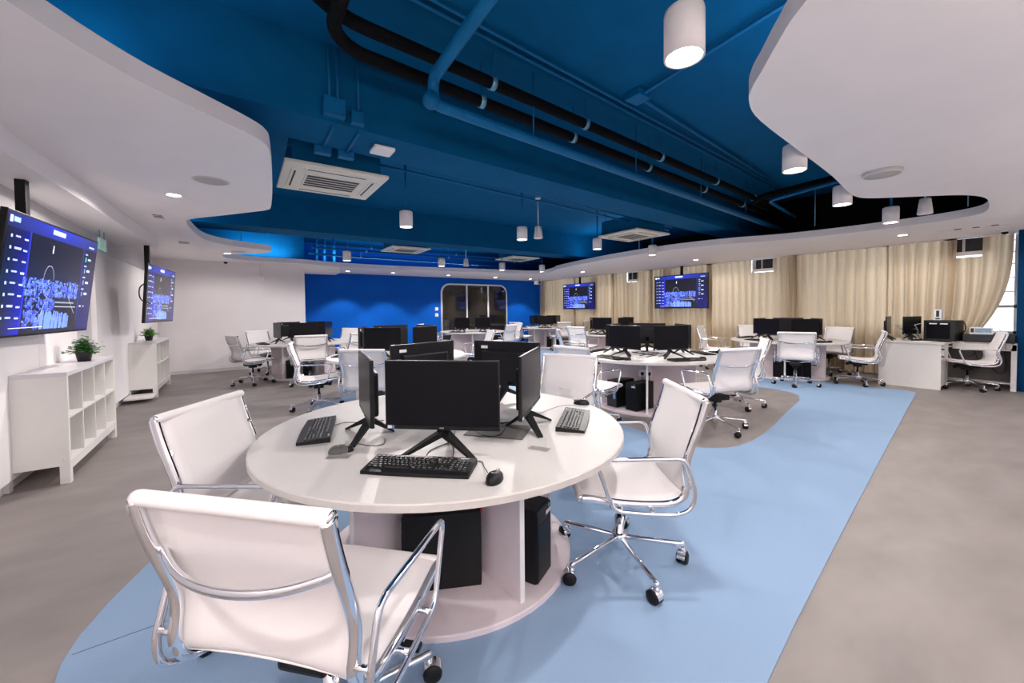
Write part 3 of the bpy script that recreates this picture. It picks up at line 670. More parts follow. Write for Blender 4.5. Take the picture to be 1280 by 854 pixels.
# ================================================================== CURTAINS
def curtain(y0, y1, label, z0=.03, z1=2.585, cut=None, sweep=0., seed=0, billow=0., pw=1.6):
    """pleated sheet between y0 < y1; sweep pulls the low-y edge inwards towards the bottom; cut=(ya,yb,z) opening at the top"""
    rnd = random.Random(seed); n = max(10, int((y1 - y0) * 60)); nz = 16; vs = []; fs = []
    ph = [rnd.uniform(-.4, .4) for _ in range(200)]; amp = [rnd.uniform(.6, 1.3) for _ in range(200)]
    for j in range(nz + 1):
        v = j / nz; z = z1 + (z0 - z1) * v
        for i in range(n + 1):
            u = i / n; y = y0 + (y1 - y0) * u
            k = (y1 - y0) / .165 * u; a = amp[int(k) % 200]
            x = 10.67 + .095 * a * (abs(sin(pi * k)) * 1.6 - .9 + .15 * sin(2 * pi * k + 6 * ph[int(k) % 200])) * (.7 + .4 * v) + .012 * sin(7 * u + 5 * v)
            s = sweep * (1 - u) * (v ** pw); y += s
            if billow: x -= billow * sin(pi * min(1, v * 1.5)) * (.4 + .6 * sin(3 * u + 1)) ** 2 * .5; y += billow * .5 * v * sin(5 * u + 2 * v)
            vs.append((x, y, z))
    for j in range(nz):
        for i in range(n):
            if cut:
                yc = y0 + (y1 - y0) * (i + .5) / n; zc = z1 + (z0 - z1) * (j + .5) / nz
                if cut[0] < yc < cut[1] and zc > cut[2]: continue
            fs.append((j * (n + 1) + i, j * (n + 1) + i + 1, (j + 1) * (n + 1) + i + 1, (j + 1) * (n + 1) + i))
    me = bpy.data.meshes.new('curtain'); me.from_pydata(vs, [], fs); me.polygons.foreach_set('use_smooth', [True] * len(fs)); me.update()
    t = thing('curtain', label, 'curtain', (0, 0, 0), 0, 'pleated beige curtains'); obj('fabric', me, 'curtain', t)
    obj('heading_tape', MB().box(10.63, 10.69, y0, y1, z1 - .004, z1 + .012), 'lamp_shell', t)
    return t
curtain(11.26, 13.4, 'beige curtain filling the corner beside the blue wall', seed=1)
curtain(9.35, 11.35, 'beige curtain behind the smaller-looking data screen', seed=2)
curtain(7.8, 9.5, 'beige curtain between the two data screens, with a top notch', seed=3, cut=(8.42, 8.82, 2.28))
curtain(5.9, 7.95, 'beige curtain behind the larger data screen', seed=4)
curtain(3.9, 6.05, 'beige curtain right of the larger screen, with a top notch', seed=5, cut=(4.4, 4.9, 2.28))
curtain(2.33, 4.0, 'beige curtain behind the round table monitors at right', seed=6)
curtain(1.42, 2.37, 'slanted beige curtain behind the small monitor on the desk', seed=7, sweep=.12, billow=.06)
curtain(.78, 1.56, 'rightmost beige curtain swept aside above the desk', seed=8, cut=(1.12, 1.48, 2.26), sweep=.42, z0=.8, billow=.05, pw=3.)
tag(obj('curtain_track', MB().box(10.64, 10.68, .75, 13.4, 2.597, 2.6 + .004), 'frame_white'), 'long white curtain track under the soffit', 'track')
for y, ln in ((8.62, 'between the two screens'), (4.65, 'right of the larger screen'), (1.3, 'at the far right')):
    t = thing('window_ventilator', 'small barred window ventilator in the curtain notch ' + ln, 'ventilator', (10.78, y, 2.29), 0, 'ventilators in the curtain notches')
    obj('backing', MB().box(.0, .03, -.26, .26, .07, .3, .004), 'grille', t)
    obj('sill', MB().box(-.02, .03, -.26, .26, .0, .07, .006), 'frame_white', t)
    for q in (-.2, .06, .22): obj('bar', MB().box(-.015, .0, q - .018, q + .018, .0, .3, .003), 'silver', t)

# ================================================================== CHAIRS
PROF = [(-.325, .905), (-.318, .87), (-.295, .79), (-.262, .70), (-.240, .635), (-.236, .58), (-.246, .525), (-.245, .485), (-.222, .455), (-.18, .438), (-.10, .432), (.03, .437), (.13, .45), (.20, .462), (.235, .462)]
prof = [(p.x, p.y) for p in smooth_path([(a, b, 0) for a, b in PROF], 2)]
def sheet(pr, hw, nx=8, th=.006, sag=.012):
    vs = []; fs = []; n = len(pr)
    for side in (0, 1):
        for i, (y, z) in enumerate(pr):
            a = Vector(pr[max(0, i - 1)]); b = Vector(pr[min(n - 1, i + 1)]); t = (b - a).normalized(); nn = Vector((t.y, -t.x))   # outward (behind / below)
            for k in range(nx + 1):
                u = -1 + 2 * k / nx; off = sag * (1 - u * u) + (th if side else 0) - .004
                vs.append((hw * u, y + nn.x * off * -1, z + nn.y * off * -1) if False else (hw * u, y - nn.x * off, z - nn.y * off))
    m = nx + 1; S = n * m
    for i in range(n - 1):
        for k in range(nx):
            q = (i * m + k, i * m + k + 1, (i + 1) * m + k + 1, (i + 1) * m + k); fs.append(q); fs.append(tuple(S + j for j in reversed(q)))
    for i in range(n - 1):
        fs.append((i * m, (i + 1) * m, S + (i + 1) * m, S + i * m)); fs.append((i * m + nx, S + i * m + nx, S + (i + 1) * m + nx, (i + 1) * m + nx))
    for k in range(nx):
        fs.append((k, S + k, S + k + 1, k + 1)); e = (n - 1) * m; fs.append((e + k, e + k + 1, S + e + k + 1, S + e + k))
    return MB().add(vs, fs, True)
cut_i = max(i for i, (y, z) in enumerate(prof) if z > .47 and y < -.2)
def make_chair():
    t = thing('office_chair', 'white office chair', 'chair', (0, 0, 0), 0, 'white mesh office chairs with chrome frames')
    HW = .245
    bk = sheet(prof[:cut_i + 1], HW, sag=.014); st = sheet(prof[cut_i:], HW, sag=.010)
    (ty, tz), (fy, fz) = prof[0], prof[-1]
    bk.lathe([(0, -HW - .012), (.017, -HW - .012), (.019, -HW), (.019, HW), (.017, HW + .012), (0, HW + .012)], 14, 0, ty - .004, tz, axis='x')
    st.lathe([(0, -HW - .012), (.017, -HW - .012), (.019, -HW), (.019, HW), (.017, HW + .012), (0, HW + .012)], 14, 0, fy + .006, fz - .008, axis='x')
    b = obj('backrest', bk, 'sling', t); s = obj('seat', st, 'sling', t)
    for sgn in (-1, 1):
        cp = MB().lathe([(0, sgn * .004), (.0165, sgn * .003), (.0175, -sgn * .004)], 14, sgn * (HW + .012), ty - .004, tz, axis='x'); obj('end_cap', cp, 'chrome', b)
        cp = MB().lathe([(0, sgn * .004), (.0165, sgn * .003), (.0175, -sgn * .004)], 14, sgn * (HW + .012), fy + .006, fz - .008, axis='x'); obj('end_cap', cp, 'chrome', s)
    rp = []
    for i, (y, z) in enumerate(prof):
        a = Vector(prof[max(0, i - 1)]); c = Vector(prof[min(len(prof) - 1, i + 1)]); tt = (c - a).normalized(); nn = Vector((-tt.y, tt.x)); rp.append((y - nn.x * -.0, z))
    for sgn in (-1, 1):
        path = [(sgn * (HW + .006), y - .010 if z > .5 else y, z - (.012 if z < .5 else 0)) for y, z in prof[1:-1]]
        obj('side_rail', MB().tube(path, .015, 8, plane=(1, 0, 0), r2=.020), 'chrome', t)
        X = sgn * .298
        loop = [(X, .095, .415), (X, .175, .648), (X, -.225, .655), (X, -.272, .50), (X, -.255, .425), (X, -.19, .398), (X, -.05, .402)]
        arm = obj('armrest', MB().tube(round_path(loop, .04, 4, True), .009, 8, True, plane=(1, 0, 0), r2=.0105), 'chrome', t)
        for (y, z) in ((-.262, .53), (-.08, .415), (.06, .42)):
            obj('spacer', MB().lathe([(.009, min(sgn * HW, sgn * .298)), (.009, max(sgn * HW, sgn * .298))], 8, 0, y, z, axis='x'), 'chrome', arm)
    bow = [(-HW, -.282, .765), (-HW + .03, -.30, .752), (-.12, -.342, .735), (0, -.355, .728), (.12, -.342, .735), (HW - .03, -.30, .752), (HW, -.282, .765)]
    obj('back_bow', MB().tube(smooth_path(bow, 2), .009, 8, r2=.012), 'chrome', t)
    bow2 = [(-HW, .05, .418), (-.1, .05, .388), (0, .05, .382), (.1, .05, .388), (HW, .05, .418)]
    obj('seat_bow', MB().tube(smooth_path(bow2, 2), .009, 8), 'chrome', t)
    mc = obj('tilt_mechanism', MB().box(-.075, .075, -.13, .12, .34, .395, .012).box(-.04, .04, -.06, .06, .30, .345, .008), 'black', t)
    obj('tension_knob', MB().lathe([(0, .16), (.022, .155), (.022, .115), (0, .11)], 12, 0, 0, .345, axis='y'), 'black', mc)
    obj('lever', MB().tube([(.07, 0, .36), (.2, .01, .355), (.24, .01, .35)], .005, 6).box(.235, .29, -.006, .022, .343, .358, .004), 'black', mc)
    obj('gas_lift', MB().lathe([(.014, .31), (.014, .24), (.024, .24), (.024, .12), (.03, .11), (.03, .07)], 16), 'chrome', t)
    hub = obj('base_hub', MB().lathe([(0, .155), (.036, .155), (.04, .14), (.04, .09), (.03, .075), (0, .075)], 18), 'chrome', t)
    spoke = MB().tube(round_path([(.03, 0, .13), (.307, 0, .098), (.33, 0, .098), (.33, 0, .078)], .03), .013, 8, r2=.013).mesh()
    wh = MB().lathe([(0, -.027), (.025, -.027), (.033, -.021), (.033, -.005), (.025, -.003), (.025, .003), (.033, .005), (.033, .021), (.025, .027), (0, .027)], 18, .012, 0, .033, axis='y').mesh()
    hood = MB().lathe([(.036, -.02), (.0365, 0), (.036, .02)], 18, .012, 0, .033, axis='y', cap=False)
    hood.v = [(x, y, max(z, .036)) for x, y, z in hood.v]; hood.tube([(0, 0, .045), (0, 0, .085)], .013, 8); hood = hood.mesh()
    rnd = random.Random(4)
    for k in range(5):
        a = pi / 2 + .6 + 2 * pi * k / 5
        obj('spoke', spoke, 'chrome', t, rotz=a)
        c = obj('caster', hood, 'chrome', t, (.33 * cos(a), .33 * sin(a), 0), rnd.uniform(0, 6.28)); obj('wheel', wh, 'black', c)
    t.scale = (1.05, 1.05, 1.05); index_kids(t); return t
CHAIR0 = make_chair(); _first = [True]
def chair(x, y, face, label, base_rot=0):
    rz = radians(face) - pi / 2
    if _first[0]:
        _first[0] = False; CHAIR0.location = (x, y, 0); CHAIR0.rotation_euler = (0, 0, rz); CHAIR0['label'] = label; return CHAIR0
    return dup(CHAIR0, (x, y, 0), rz, label)
chair(.215, 1.36, 44, 'large white office chair in the foreground, seen from behind')
chair(.13, 2.25, -34, 'white office chair pushed up at the left of the nearest table')
chair(1.71, 1.47, 144, 'white office chair on blue carpet at the right of the nearest table')
chair(2.27, 2.66, 207, 'white office chair facing the viewer beyond the right keyboard of the nearest table')
chair(3.5, 3.45, 5, 'white office chair at the left of the middle table, mostly hidden')
chair(4.50, 2.46, 72, 'white office chair seen from behind at the front of the middle table')
chair(5.80, 2.86, 125, 'white office chair partly hidden at the right of the middle table')
chair(1.34, 4.95, 52, 'white office chair seen from behind, just beyond the nearest table monitors')
chair(.90, 6.2, -10, 'white office chair in side view, left of the second table')
chair(.18, 9.25, 20, 'leftmost white office chair, in side view by the white wall')
chair(.5, 10.72, -57, 'white office chair at the far left table, facing away from the wall')
chair(1.08, 8.45, 88, 'white office chair seen from behind at the front of the far left table')
chair(1.82, 8.62, 121, 'white office chair at the front right of the far left table')
chair(2.05, 10.55, 215, 'white office chair behind the far left table monitors')
chair(8.20, 3.02, 22, 'white office chair seen squarely from behind at the right-hand table')
chair(9.15, 2.40, 108, 'white office chair facing left beside the white desk')
chair(9.1, 4.95, -75, 'white office chair left of the right-hand table, before the curtains')
chair(10.12, 3.12, 168, 'white office chair behind the right-hand table, against the curtains')
chair(10.1, 4.55, 225, 'white office chair mostly hidden behind the right-hand table monitors')
chair(10.05, 1.2, 112, 'white office chair in side view at the cluttered desk')
chair(4.08, 7.38, 165, 'white office chair alone on the carpet between second and far tables')
chair(5.0, 11.9, -42, 'white office chair left of the table before the blue wall window')
chair(4.95, 11.0, 5, 'white office chair seen from behind at the left of the window table')
chair(6.35, 9.85, 110, 'white office chair seen from behind at the front of the window table')
chair(7.25, 10.8, 175, 'white office chair right of the window table, facing it')
chair(8.1, 11.25, 10, 'white office chair left of the far corner table')
chair(9.0, 10.3, 75, 'white office chair seen from behind at the far corner table')
chair(9.95, 10.45, 115, 'white office chair at the right front of the far corner table')
chair(7.15, 7.25, 8, 'white office chair seen from behind at the table under the larger screen')
chair(5.95, 6.35, -35, 'white office chair turned to the viewer behind the middle table')

# ================================================================== TABLES AND COMPUTERS
def make_table_meshes():
    d = {}
    n = 64
    d['top'] = MB().lathe([(0, .705), (.985, .705), (.995, .71), (.995, .735), (.99, .74), (0, .74)], 72, smooth=False).mesh()
    d['plinth'] = MB().lathe([(0, 0), (.70, 0), (.705, .004), (.705, .028), (.70, .032), (0, .032)], 56, smooth=False).mesh()
    d['panel'] = MB().box(.06, .655, -.0125, .0125, .032, .705, .001).mesh()
    pent = [(.09 * cos(2 * pi * k / 5), .09 * sin(2 * pi * k / 5)) for k in range(5)]
    d['core'] = MB().prism(pent, .032, .705).mesh()
    d['edge'] = MB().box(.655, .66, -.0135, .0135, .032, .705).mesh()
    return d
TM = make_table_meshes()
def make_monitor():
    """screen faces local -Y, origin on the table top below the panel"""
    t = thing('monitor', 'monitor', 'monitor', (0, 0, 0), 0, 'black desktop monitors')
    pz = .268; W, Hh = .541, .322
    sh = obj('shell', MB().box(-W / 2, W / 2, 0, .018, pz - Hh / 2, pz + Hh / 2, .004).box(-.19, .19, .016, .05, pz - .13, pz + .09, .014), 'bezel', t)
    obj('screen_glass', MB().box(-W / 2 + .006, W / 2 - .006, -.0015, .001, pz - Hh / 2 + .02, pz + Hh / 2 - .006), 'screen', t)
    obj('chin', MB().box(-W / 2 + .003, W / 2 - .003, -.002, .001, pz - Hh / 2 + .002, pz - Hh / 2 + .019), 'black', t)
    obj('spec_sticker', MB().box(-W / 2 + .012, -W / 2 + .032, -.0026, -.0018, pz - Hh / 2 + .004, pz - Hh / 2 + .018), 'print', t)
    obj('energy_sticker', MB().box(-W / 2 + .034, -W / 2 + .044, -.0026, -.0018, pz - Hh / 2 + .004, pz - Hh / 2 + .018), 'blue_print', t)
    obj('asset_label', MB().box(W / 2 - .12, W / 2 - .065, .018, .0188, pz + Hh / 2 - .055, pz + Hh / 2 - .035), 'print', t)
    lm = text_mesh('ASUS', .03); lo = obj('rear_logo', lm, 'black', t); lo.rotation_euler = (pi / 2, 0, pi); lo.location = (0, .0505, pz + .05)
    lm = text_mesh('ASUS', .009); lo = obj('front_logo', lm, 'device', t); lo.rotation_euler = (pi / 2, 0, 0); lo.location = (0, -.0024, pz - Hh / 2 + .010)
    obj('neck', MB().box(-.03, .03, .02, .05, .07, pz - .05, .006), 'black', t)
    for sg in (-1, 1):
        m = MB(); a = Vector((0, .035, .075)); b = Vector((sg * .165, -.075, 0)); sd = Vector((b.y - a.y, -(b.x - a.x), 0)).normalized() * .020
        hz, lz = Vector((0, 0, .032)), Vector((0, 0, .010))
        m.add([a - sd, a + sd, b + sd * .7, b - sd * .7, a - sd + hz, a + sd + hz, b + sd * .7 + lz, b - sd * .7 + lz],
              [(0, 3, 2, 1), (4, 5, 6, 7), (0, 1, 5, 4), (1, 2, 6, 5), (2, 3, 7, 6), (3, 0, 4, 7)])
        obj('foot', m, 'black', t)
    m = MB(); m.add([(-.02, .03, .07), (.02, .03, .07), (.015, .15, 0), (-.015, .15, 0), (-.02, .03, .105), (.02, .03, .105), (.015, .15, .01), (-.015, .15, .01)], [(0, 3, 2, 1), (4, 5, 6, 7), (0, 1, 5, 4), (1, 2, 6, 5), (2, 3, 7, 6), (3, 0, 4, 7)])
    obj('foot', m, 'black', t)
    index_kids(t); return t
def make_keyboard():
    """long side along X, typist at -Y"""
    t = thing('keyboard', 'keyboard', 'keyboard', (0, 0, 0), 0, 'black desktop keyboards')
    W, D = .45, .155; b = MB()
    n = 14; pts = []
    for k in range(n + 1): u = k / n; pts.append((-W / 2 + W * u, -D / 2 - .006 * sin(pi * u)))
    poly = pts + [(W / 2, D / 2), (-W / 2, D / 2)]
    b.prism(poly, 0, .014); N = len(poly)
    b.v = [(x, y, z + (.012 * (y + D / 2) / D if z > .005 else 0)) for x, y, z in b.v]
    obj('case', b, 'black', t)
    keys = MB(); leg = MB(); rnd = random.Random(2); rows = [(.052, .012), (.030, .0165), (.0125, .0165), (-.005, .0165), (-.0225, .0165), (-.040, .0165)]
    def key(x0, x1, y, h):
        z = .014 + .012 * (y + D / 2) / D; g = .0012; i = .0022
        v = [(x0 + g, y - h / 2 + g, z), (x1 - g, y - h / 2 + g, z), (x1 - g, y + h / 2 - g, z), (x0 + g, y + h / 2 - g, z)]
        v += [(x0 + g + i, y - h / 2 + g + i, z + .0055), (x1 - g - i, y - h / 2 + g + i, z + .0055), (x1 - g - i, y + h / 2 - g - i, z + .0058), (x0 + g + i, y + h / 2 - g - i, z + .0058)]
        keys.add(v, [(4, 5, 6, 7), (0, 1, 5, 4), (1, 2, 6, 5), (2, 3, 7, 6), (3, 0, 4, 7)])
        xm = x0 + g + i + .0006; zz = z + .0062
        if x1 - x0 < .06:
            for _ in range(2):
                ww = rnd.uniform(.0022, .0048); yy = y + rnd.uniform(-.002, .0035); leg.add([(xm, yy - .0014, zz), (xm + ww, yy - .0014, zz), (xm + ww, yy + .0014, zz), (xm, yy + .0014, zz)], [(0, 1, 2, 3)]); xm += .0055
    P = .0188; xl = -W / 2 + .012
    for r, (y, h) in enumerate(rows):
        if r == 0:
            for k in range(13): key(xl + k * P * 1.14, xl + k * P * 1.14 + P, y, h)
        else:
            ws = {1: [1] * 13 + [2], 2: [1.5] + [1] * 12 + [1.5], 3: [1.75] + [1] * 11 + [2.25], 4: [2.25] + [1] * 10 + [2.75], 5: [1.25, 1.25, 1.25, 6.25, 1.25, 1.25, 1.25, 1.25]}[r]
            x = xl
            for q in ws: key(x, x + q * P, y, h); x += q * P
        xn = xl + 15.2 * P
        for k in range(3):
            if r in (0, 1, 2) or (r == 5) or (r == 4 and k == 1): key(xn + k * P, xn + (k + 1) * P, y, h)
        xp = xn + 3.2 * P
        for k in range(4):
            if r > 0 and not (r == 5 and k == 1): key(xp + k * P, xp + (k + (2 if r == 5 and k == 0 else 1)) * P, y, h)
    o = obj('keys', keys, 'key', t); o['kind'] = 'stuff'; o = obj('key_legends', leg, 'print', t); o['kind'] = 'stuff'
    lm = text_mesh('logitech', .012); lo = obj('maker_mark', lm, 'print', t); lo.location = (.175, .0665, .0252); lo.rotation_euler = (.077, 0, 0)
    index_kids(t); return t
def make_mouse():
    t = thing('mouse', 'mouse', 'mouse', (0, 0, 0), 0, 'black computer mice')
    vs = []; fs = []; n, m = 12, 16
    for i in range(n + 1):
        v = i / n
        for k in range(m):
            a = 2 * pi * k / m; r = sin(pi / 2 * (1 - v)) ** .6 if v < 1 else 0
            x = .031 * cos(a) * r * (1 - .1 * sin(a)); y = .056 * sin(a) * r; z = .004 + .034 * (1 - (1 - v) ** 2.2) * (1 - .25 * max(0, sin(a)) * r)
            vs.append((x, y, z))
    for i in range(n):
        for k in range(m): fs.append((i * m + k, i * m + (k + 1) % m, (i + 1) * m + (k + 1) % m, (i + 1) * m + k))
    fs.append(tuple(range(m - 1, -1, -1)))
    b = MB().add(vs, fs, True); b.v = [(x, y, z - .004) for x, y, z in b.v]
    obj('body', b, 'black', t)
    obj('wheel', MB().lathe([(0, -.004), (.010, -.004), (.010, .004), (0, .004)], 12, 0, .026, .026, axis='x'), 'grey_cable', t)
    obj('seam', MB().box(-.0006, .0006, .005, .052, .018, .0285), 'grille', t)
    lm = text_mesh('logitech', .007); lo = obj('maker_mark', lm, 'print', t); lo.location = (0, -.012, .0345)
    index_kids(t); return t
def make_tower():
    """front face on local -Y"""
    t = thing('computer_tower', 'tower', 'computer', (0, 0, 0), 0, 'black computer towers')
    obj('case', MB().box(-.085, .085, -.17, .2, 0, .37, .004), 'black', t)
    obj('front_panel', MB().box(-.083, .083, -.182, -.17, .004, .365, .005), 'bezel', t)
    obj('gloss_strip', MB().box(-.075, .075, -.184, -.182, .02, .29), 'screen', t)
    obj('drive_bay', MB().box(-.075, .075, -.1835, -.182, .305, .335), 'key', t)
    obj('power_button', MB().lathe([(0, -.186), (.009, -.185), (.01, -.182)], 12, .055, 0, .35, axis='y'), 'steel', t)
    obj('asset_label', MB().box(.015, .075, -.1862, -.1842, .315, .335), 'print', t)
    obj('rear_plate', MB().box(-.08, .08, .2, .202, .01, .36), 'rack', t)
    obj('rear_latch', MB().box(-.03, .03, .202, .212, .335, .36, .003), 'red', t)
    obj('port_block', MB().box(-.07, -.03, .202, .21, .12, .28, .002), 'steel', t)
    index_kids(t); return t
def make_acrylic():
    t = thing('acrylic_stand', 'stand', 'stand', (0, 0, 0), 0, 'clear acrylic table cards')
    obj('upright', MB().box(-.05, .05, 0, .003, .0, .065), 'acrylic', t); obj('foot', MB().box(-.05, .05, .003, .05, 0, .003), 'acrylic', t)
    index_kids(t); return t
PROTO = dict(monitor=[make_monitor(), True], keyboard=[make_keyboard(), True], mouse=[make_mouse(), True], tower=[make_tower(), True], acrylic=[make_acrylic(), True])
def put(kind, loc, rotz, label, skip=()):
    p = PROTO[kind]
    if p[1]:
        p[1] = False; o = p[0]; o.location = loc; o.rotation_euler = (0, 0, rotz); o['label'] = label; return o
    return dup(p[0], loc, rotz, label, None, skip)
def screen_x(x, y): d = Vector((x, y, 0)); return d.dot(rt) / d.dot(fw)
ORD = {1: ['only'], 2: ['left', 'right'], 3: ['left', 'middle', 'right'], 4: ['leftmost', 'second from left', 'third from left', 'rightmost'], 5: ['leftmost', 'second from left', 'middle', 'fourth from left', 'rightmost']}
def ordinals(items):
    """items: list of (x,y); the order across the picture"""
    idx = sorted(range(len(items)), key=lambda i: screen_x(*items[i])); out = [None] * len(items)
    for k, i in enumerate(idx): out[i] = ORD[len(items)][k]
    return out
TZ = .74
def cable(pts, label, m='cable', r=.0032):
    return tag(obj('cable', MB().tube(smooth_path(pts, 3), r, 6), m), label, 'cable')
def table(cx, cy, ang, where, label, mons=None, kbs=range(5), mice=range(5), tow=(), mlist=range(5), phase=36):
    A = [radians(ang + 72 * k) for k in range(5)]
    t = thing('round_table', label, 'table', (cx, cy, 0), 0, 'large round computer tables')
    obj('tabletop', TM['top'], 'table', t); obj('plinth', TM['plinth'], 'base', t)
    obj('core', TM['core'], 'base', t, rotz=A[0] + radians(36))
    for k in range(5):
        p = obj('divider', TM['panel'], 'base', t, rotz=A[k] + radians(phase)); obj('edge_band', TM['edge'], 'frame_white', p)
    mons = mons or [(cx + .52 * cos(a), cy + .52 * sin(a), math.degrees(a)) for a in A]
    mons = [mons[i] for i in mlist]
    for (x, y, n), o in zip(mons, ordinals([(m[0], m[1]) for m in mons])):
        put('monitor', (x, y, TZ), radians(n) + pi / 2, 'black monitor, %s on the %s' % (o, where))
    for kind, sel, rr, da, lab in (('keyboard', kbs, .80, 0, 'black keyboard, %s on the %s'), ('mouse', mice, .82, .34, 'black mouse, %s on the %s')):
        pos = [(cx + rr * cos(A[k] + da), cy + rr * sin(A[k] + da), A[k]) for k in sel]
        for (x, y, a), o in zip(pos, ordinals([(p[0], p[1]) for p in pos]) if pos else []):
            put(kind, (x, y, TZ), a + pi / 2 + random.uniform(-.15, .15), lab % (o, where), ('key_legends', 'maker_mark') if (cx, cy) != T1 else ())
    pos = [(cx + .42 * cos(A[k] + radians(q)), cy + .42 * sin(A[k] + radians(q)), A[k], rz) for k, q, rz in tow]
    for (x, y, a, rz), o in zip(pos, ordinals([(p[0], p[1]) for p in pos]) if pos else []):
        put('tower', (x, y, .032), a + pi / 2 + radians(rz), 'black computer tower, %s under the %s' % (o, where))
    return t
T1 = (1.0, 2.14)
W1, W2, W3, W4, W5, W6, W7, W8 = ('nearest round table', 'middle round table', 'right-hand round table', 'second table behind the nearest', 'far left table by the white wall', 'table before the blue wall window', 'far corner table by the curtains', 'table under the larger screen')
mon1 = [(.755, 1.69, -131), (1.33, 1.76, -48), (1.60, 2.42, 28), (1.08, 2.72, 104), (.53, 2.17, 172)]
table(*T1, -125, W1, 'large pale round table in the foreground with five black monitors', mons=mon1, kbs=(), mice=(), tow=(), phase=40)
put('keyboard', (.605, 1.575, TZ), radians(-42), 'black keyboard in front of the foremost monitor')
put('keyboard', (.34, 2.40, TZ), radians(-104), 'black keyboard left of the left-facing monitor on the nearest table')
put('keyboard', (1.61, 1.72, TZ), radians(41), 'black keyboard at the right of the nearest table')
put('mouse', (.80, 1.30, TZ), radians(-52), 'black mouse right of the foremost keyboard')
put('mouse', (.375, 1.98, TZ), radians(-100), 'black mouse behind the clear stand on the nearest table')
put('mouse', (1.94, 2.0, TZ), radians(35), 'black mouse at the far end of the right keyboard, nearest table')
put('acrylic', (.34, 1.90, TZ), radians(-30), 'clear acrylic stand in front of the left mouse')
put('acrylic', (1.13, 1.46, TZ), radians(-62), 'clear acrylic stand right of the foremost mouse')
put('acrylic', (2.0, 2.24, TZ), radians(-70), 'clear acrylic stand near the far right table edge')
put('tower', (.815, 1.86, .032), radians(-115), 'black computer tower lying deep under the front of the nearest table')
put('tower', (1.175, 1.73, .032), radians(27), 'black computer tower with white label under the right of the nearest table')
cable([(.80, 1.355, .752), (.83, 1.44, .744), (.86, 1.5, .743), (.74, 1.56, .743), (.8, 1.66, .743), (.84, 1.75, .743)], 'thin black mouse cable on the nearest table', r=.002)
cable([(.66, 1.66, .743), (.72, 1.76, .743), (.86, 1.8, .743), (.95, 1.95, .743)], 'thin black keyboard cable behind the foremost monitor', r=.002)
cable([(.40, 2.04, .75), (.47, 2.06, .743), (.5, 1.98, .743), (.57, 1.95, .743), (.6, 2.05, .743)], 'thin black cable beside the left monitor', r=.002)
cable([(.42, 2.45, .745), (.5, 2.5, .743), (.58, 2.42, .743), (.7, 2.4, .743)], 'thin black cable of the left keyboard', r=.002)
cable([(1.25, 1.9, .745), (1.1, 1.72, .745), (1.02, 1.78, .745), (1.05, 1.95, .745), (1.2, 2.1, .745)], 'thick black power cable behind the right monitor', r=.004)
cable([(1.3, 2.2, .745), (1.15, 2.0, .76), (1.2, 1.85, .76), (1.38, 1.95, .745)], 'black video cable looping between the monitors', r=.004)
cable([(1.9, 1.96, .745), (1.82, 2.05, .743), (1.68, 2.02, .743), (1.5, 1.95, .743)], 'thin cable from the right mouse to the right monitor', 'grey_cable', .002)
cable([(1.05, 2.0, .5), (.98, 1.93, .42), (1.02, 1.9, .35), (.97, 1.9, .25), (1.0, 1.9, .1)], 'black cables hanging under the nearest table', r=.005)
tag(obj('cable_tray', MB().box(-.12, .12, -.16, .16, 0, .004, .001), 'dark_panel', None, (1.15, 1.82, TZ + .001), radians(40)), 'dark cable cut-out plate behind the right monitor', 'plate')

table(4.85, 3.65, -107, W2, 'pale round table in mid-room with open base and sockets', tow=((4, -20, 180), (4, 22, 0)), kbs=(0, 4, 1, 3), mice=(0, 4, 3))
cx, cy = 4.85, 3.65
t = thing('power_socket', 'double wall socket with two black plugs under the middle table', 'socket', (cx - .235, cy - .155, .50), radians(-143) + pi / 2)
obj('plate', MB().box(-.09, .09, -.012, 0, -.045, .045, .003), 'frame_white', t)
for s in (-.045, .045):
    p = obj('plug', MB().box(s - .02, s + .02, -.045, -.012, -.022, .022, .006), 'black', t)
    obj('cord', MB().tube(smooth_path([(s, -.04, -.02), (s, -.05, -.1), (s + .01, -.04, -.25), (s, -.03, -.42)], 2), .005, 6), 'cable', p)
for k, (dx, dy) in enumerate(((.1, -.1), (-.05, .1), (.15, .1), (-.1, -.05))):
    cable([(cx + dx - .25, cy + dy - .2, .745), (cx + dx - .1, cy + dy - .3, .78), (cx + dx, cy + dy - .1, .745), (cx + dx - .15, cy + dy + .05, .77), (cx + dx + .1, cy + dy + .1, .745)], ('front', 'left', 'right', 'rear')[k] + ' loop of black cable between the middle table monitors', r=.005)
put('acrylic', (4.12, 3.2, TZ), radians(-50), 'clear acrylic stand at the front of the middle table')

table(9.2, 3.55, -125, W3, 'pale round table at the right before the beige curtains', tow=((0, -2, 0), (4, 30, 10)), kbs=(0, 4, 3), mice=(4, 0, 3))
table(1.96, 5.93, -132, W4, 'pale round table just behind the nearest one', tow=(), kbs=(0, 4), mice=(), mlist=(0, 1, 2, 3, 4))
table(1.14, 9.76, -97, W5, 'pale round table at the far left by the white wall', tow=((0, -36, 0), (0, 8, 0)), kbs=(4, 0), mice=(4,))
table(6.0, 11.0, -155, W6, 'pale round table in front of the rounded dark window', tow=(), kbs=(0, 1), mice=(0, 1), mlist=(0, 1, 2, 4))
table(9.4, 11.6, -129, W7, 'farthest pale round table in the corner by the curtains', tow=((0, 20, 0), (1, -20, 0)), kbs=(0, 4), mice=())
table(8.3, 7.4, -165, W8, 'pale round table below the larger curtain screen', tow=(), kbs=(0,), mice=(), mlist=(0, 1, 2, 4))

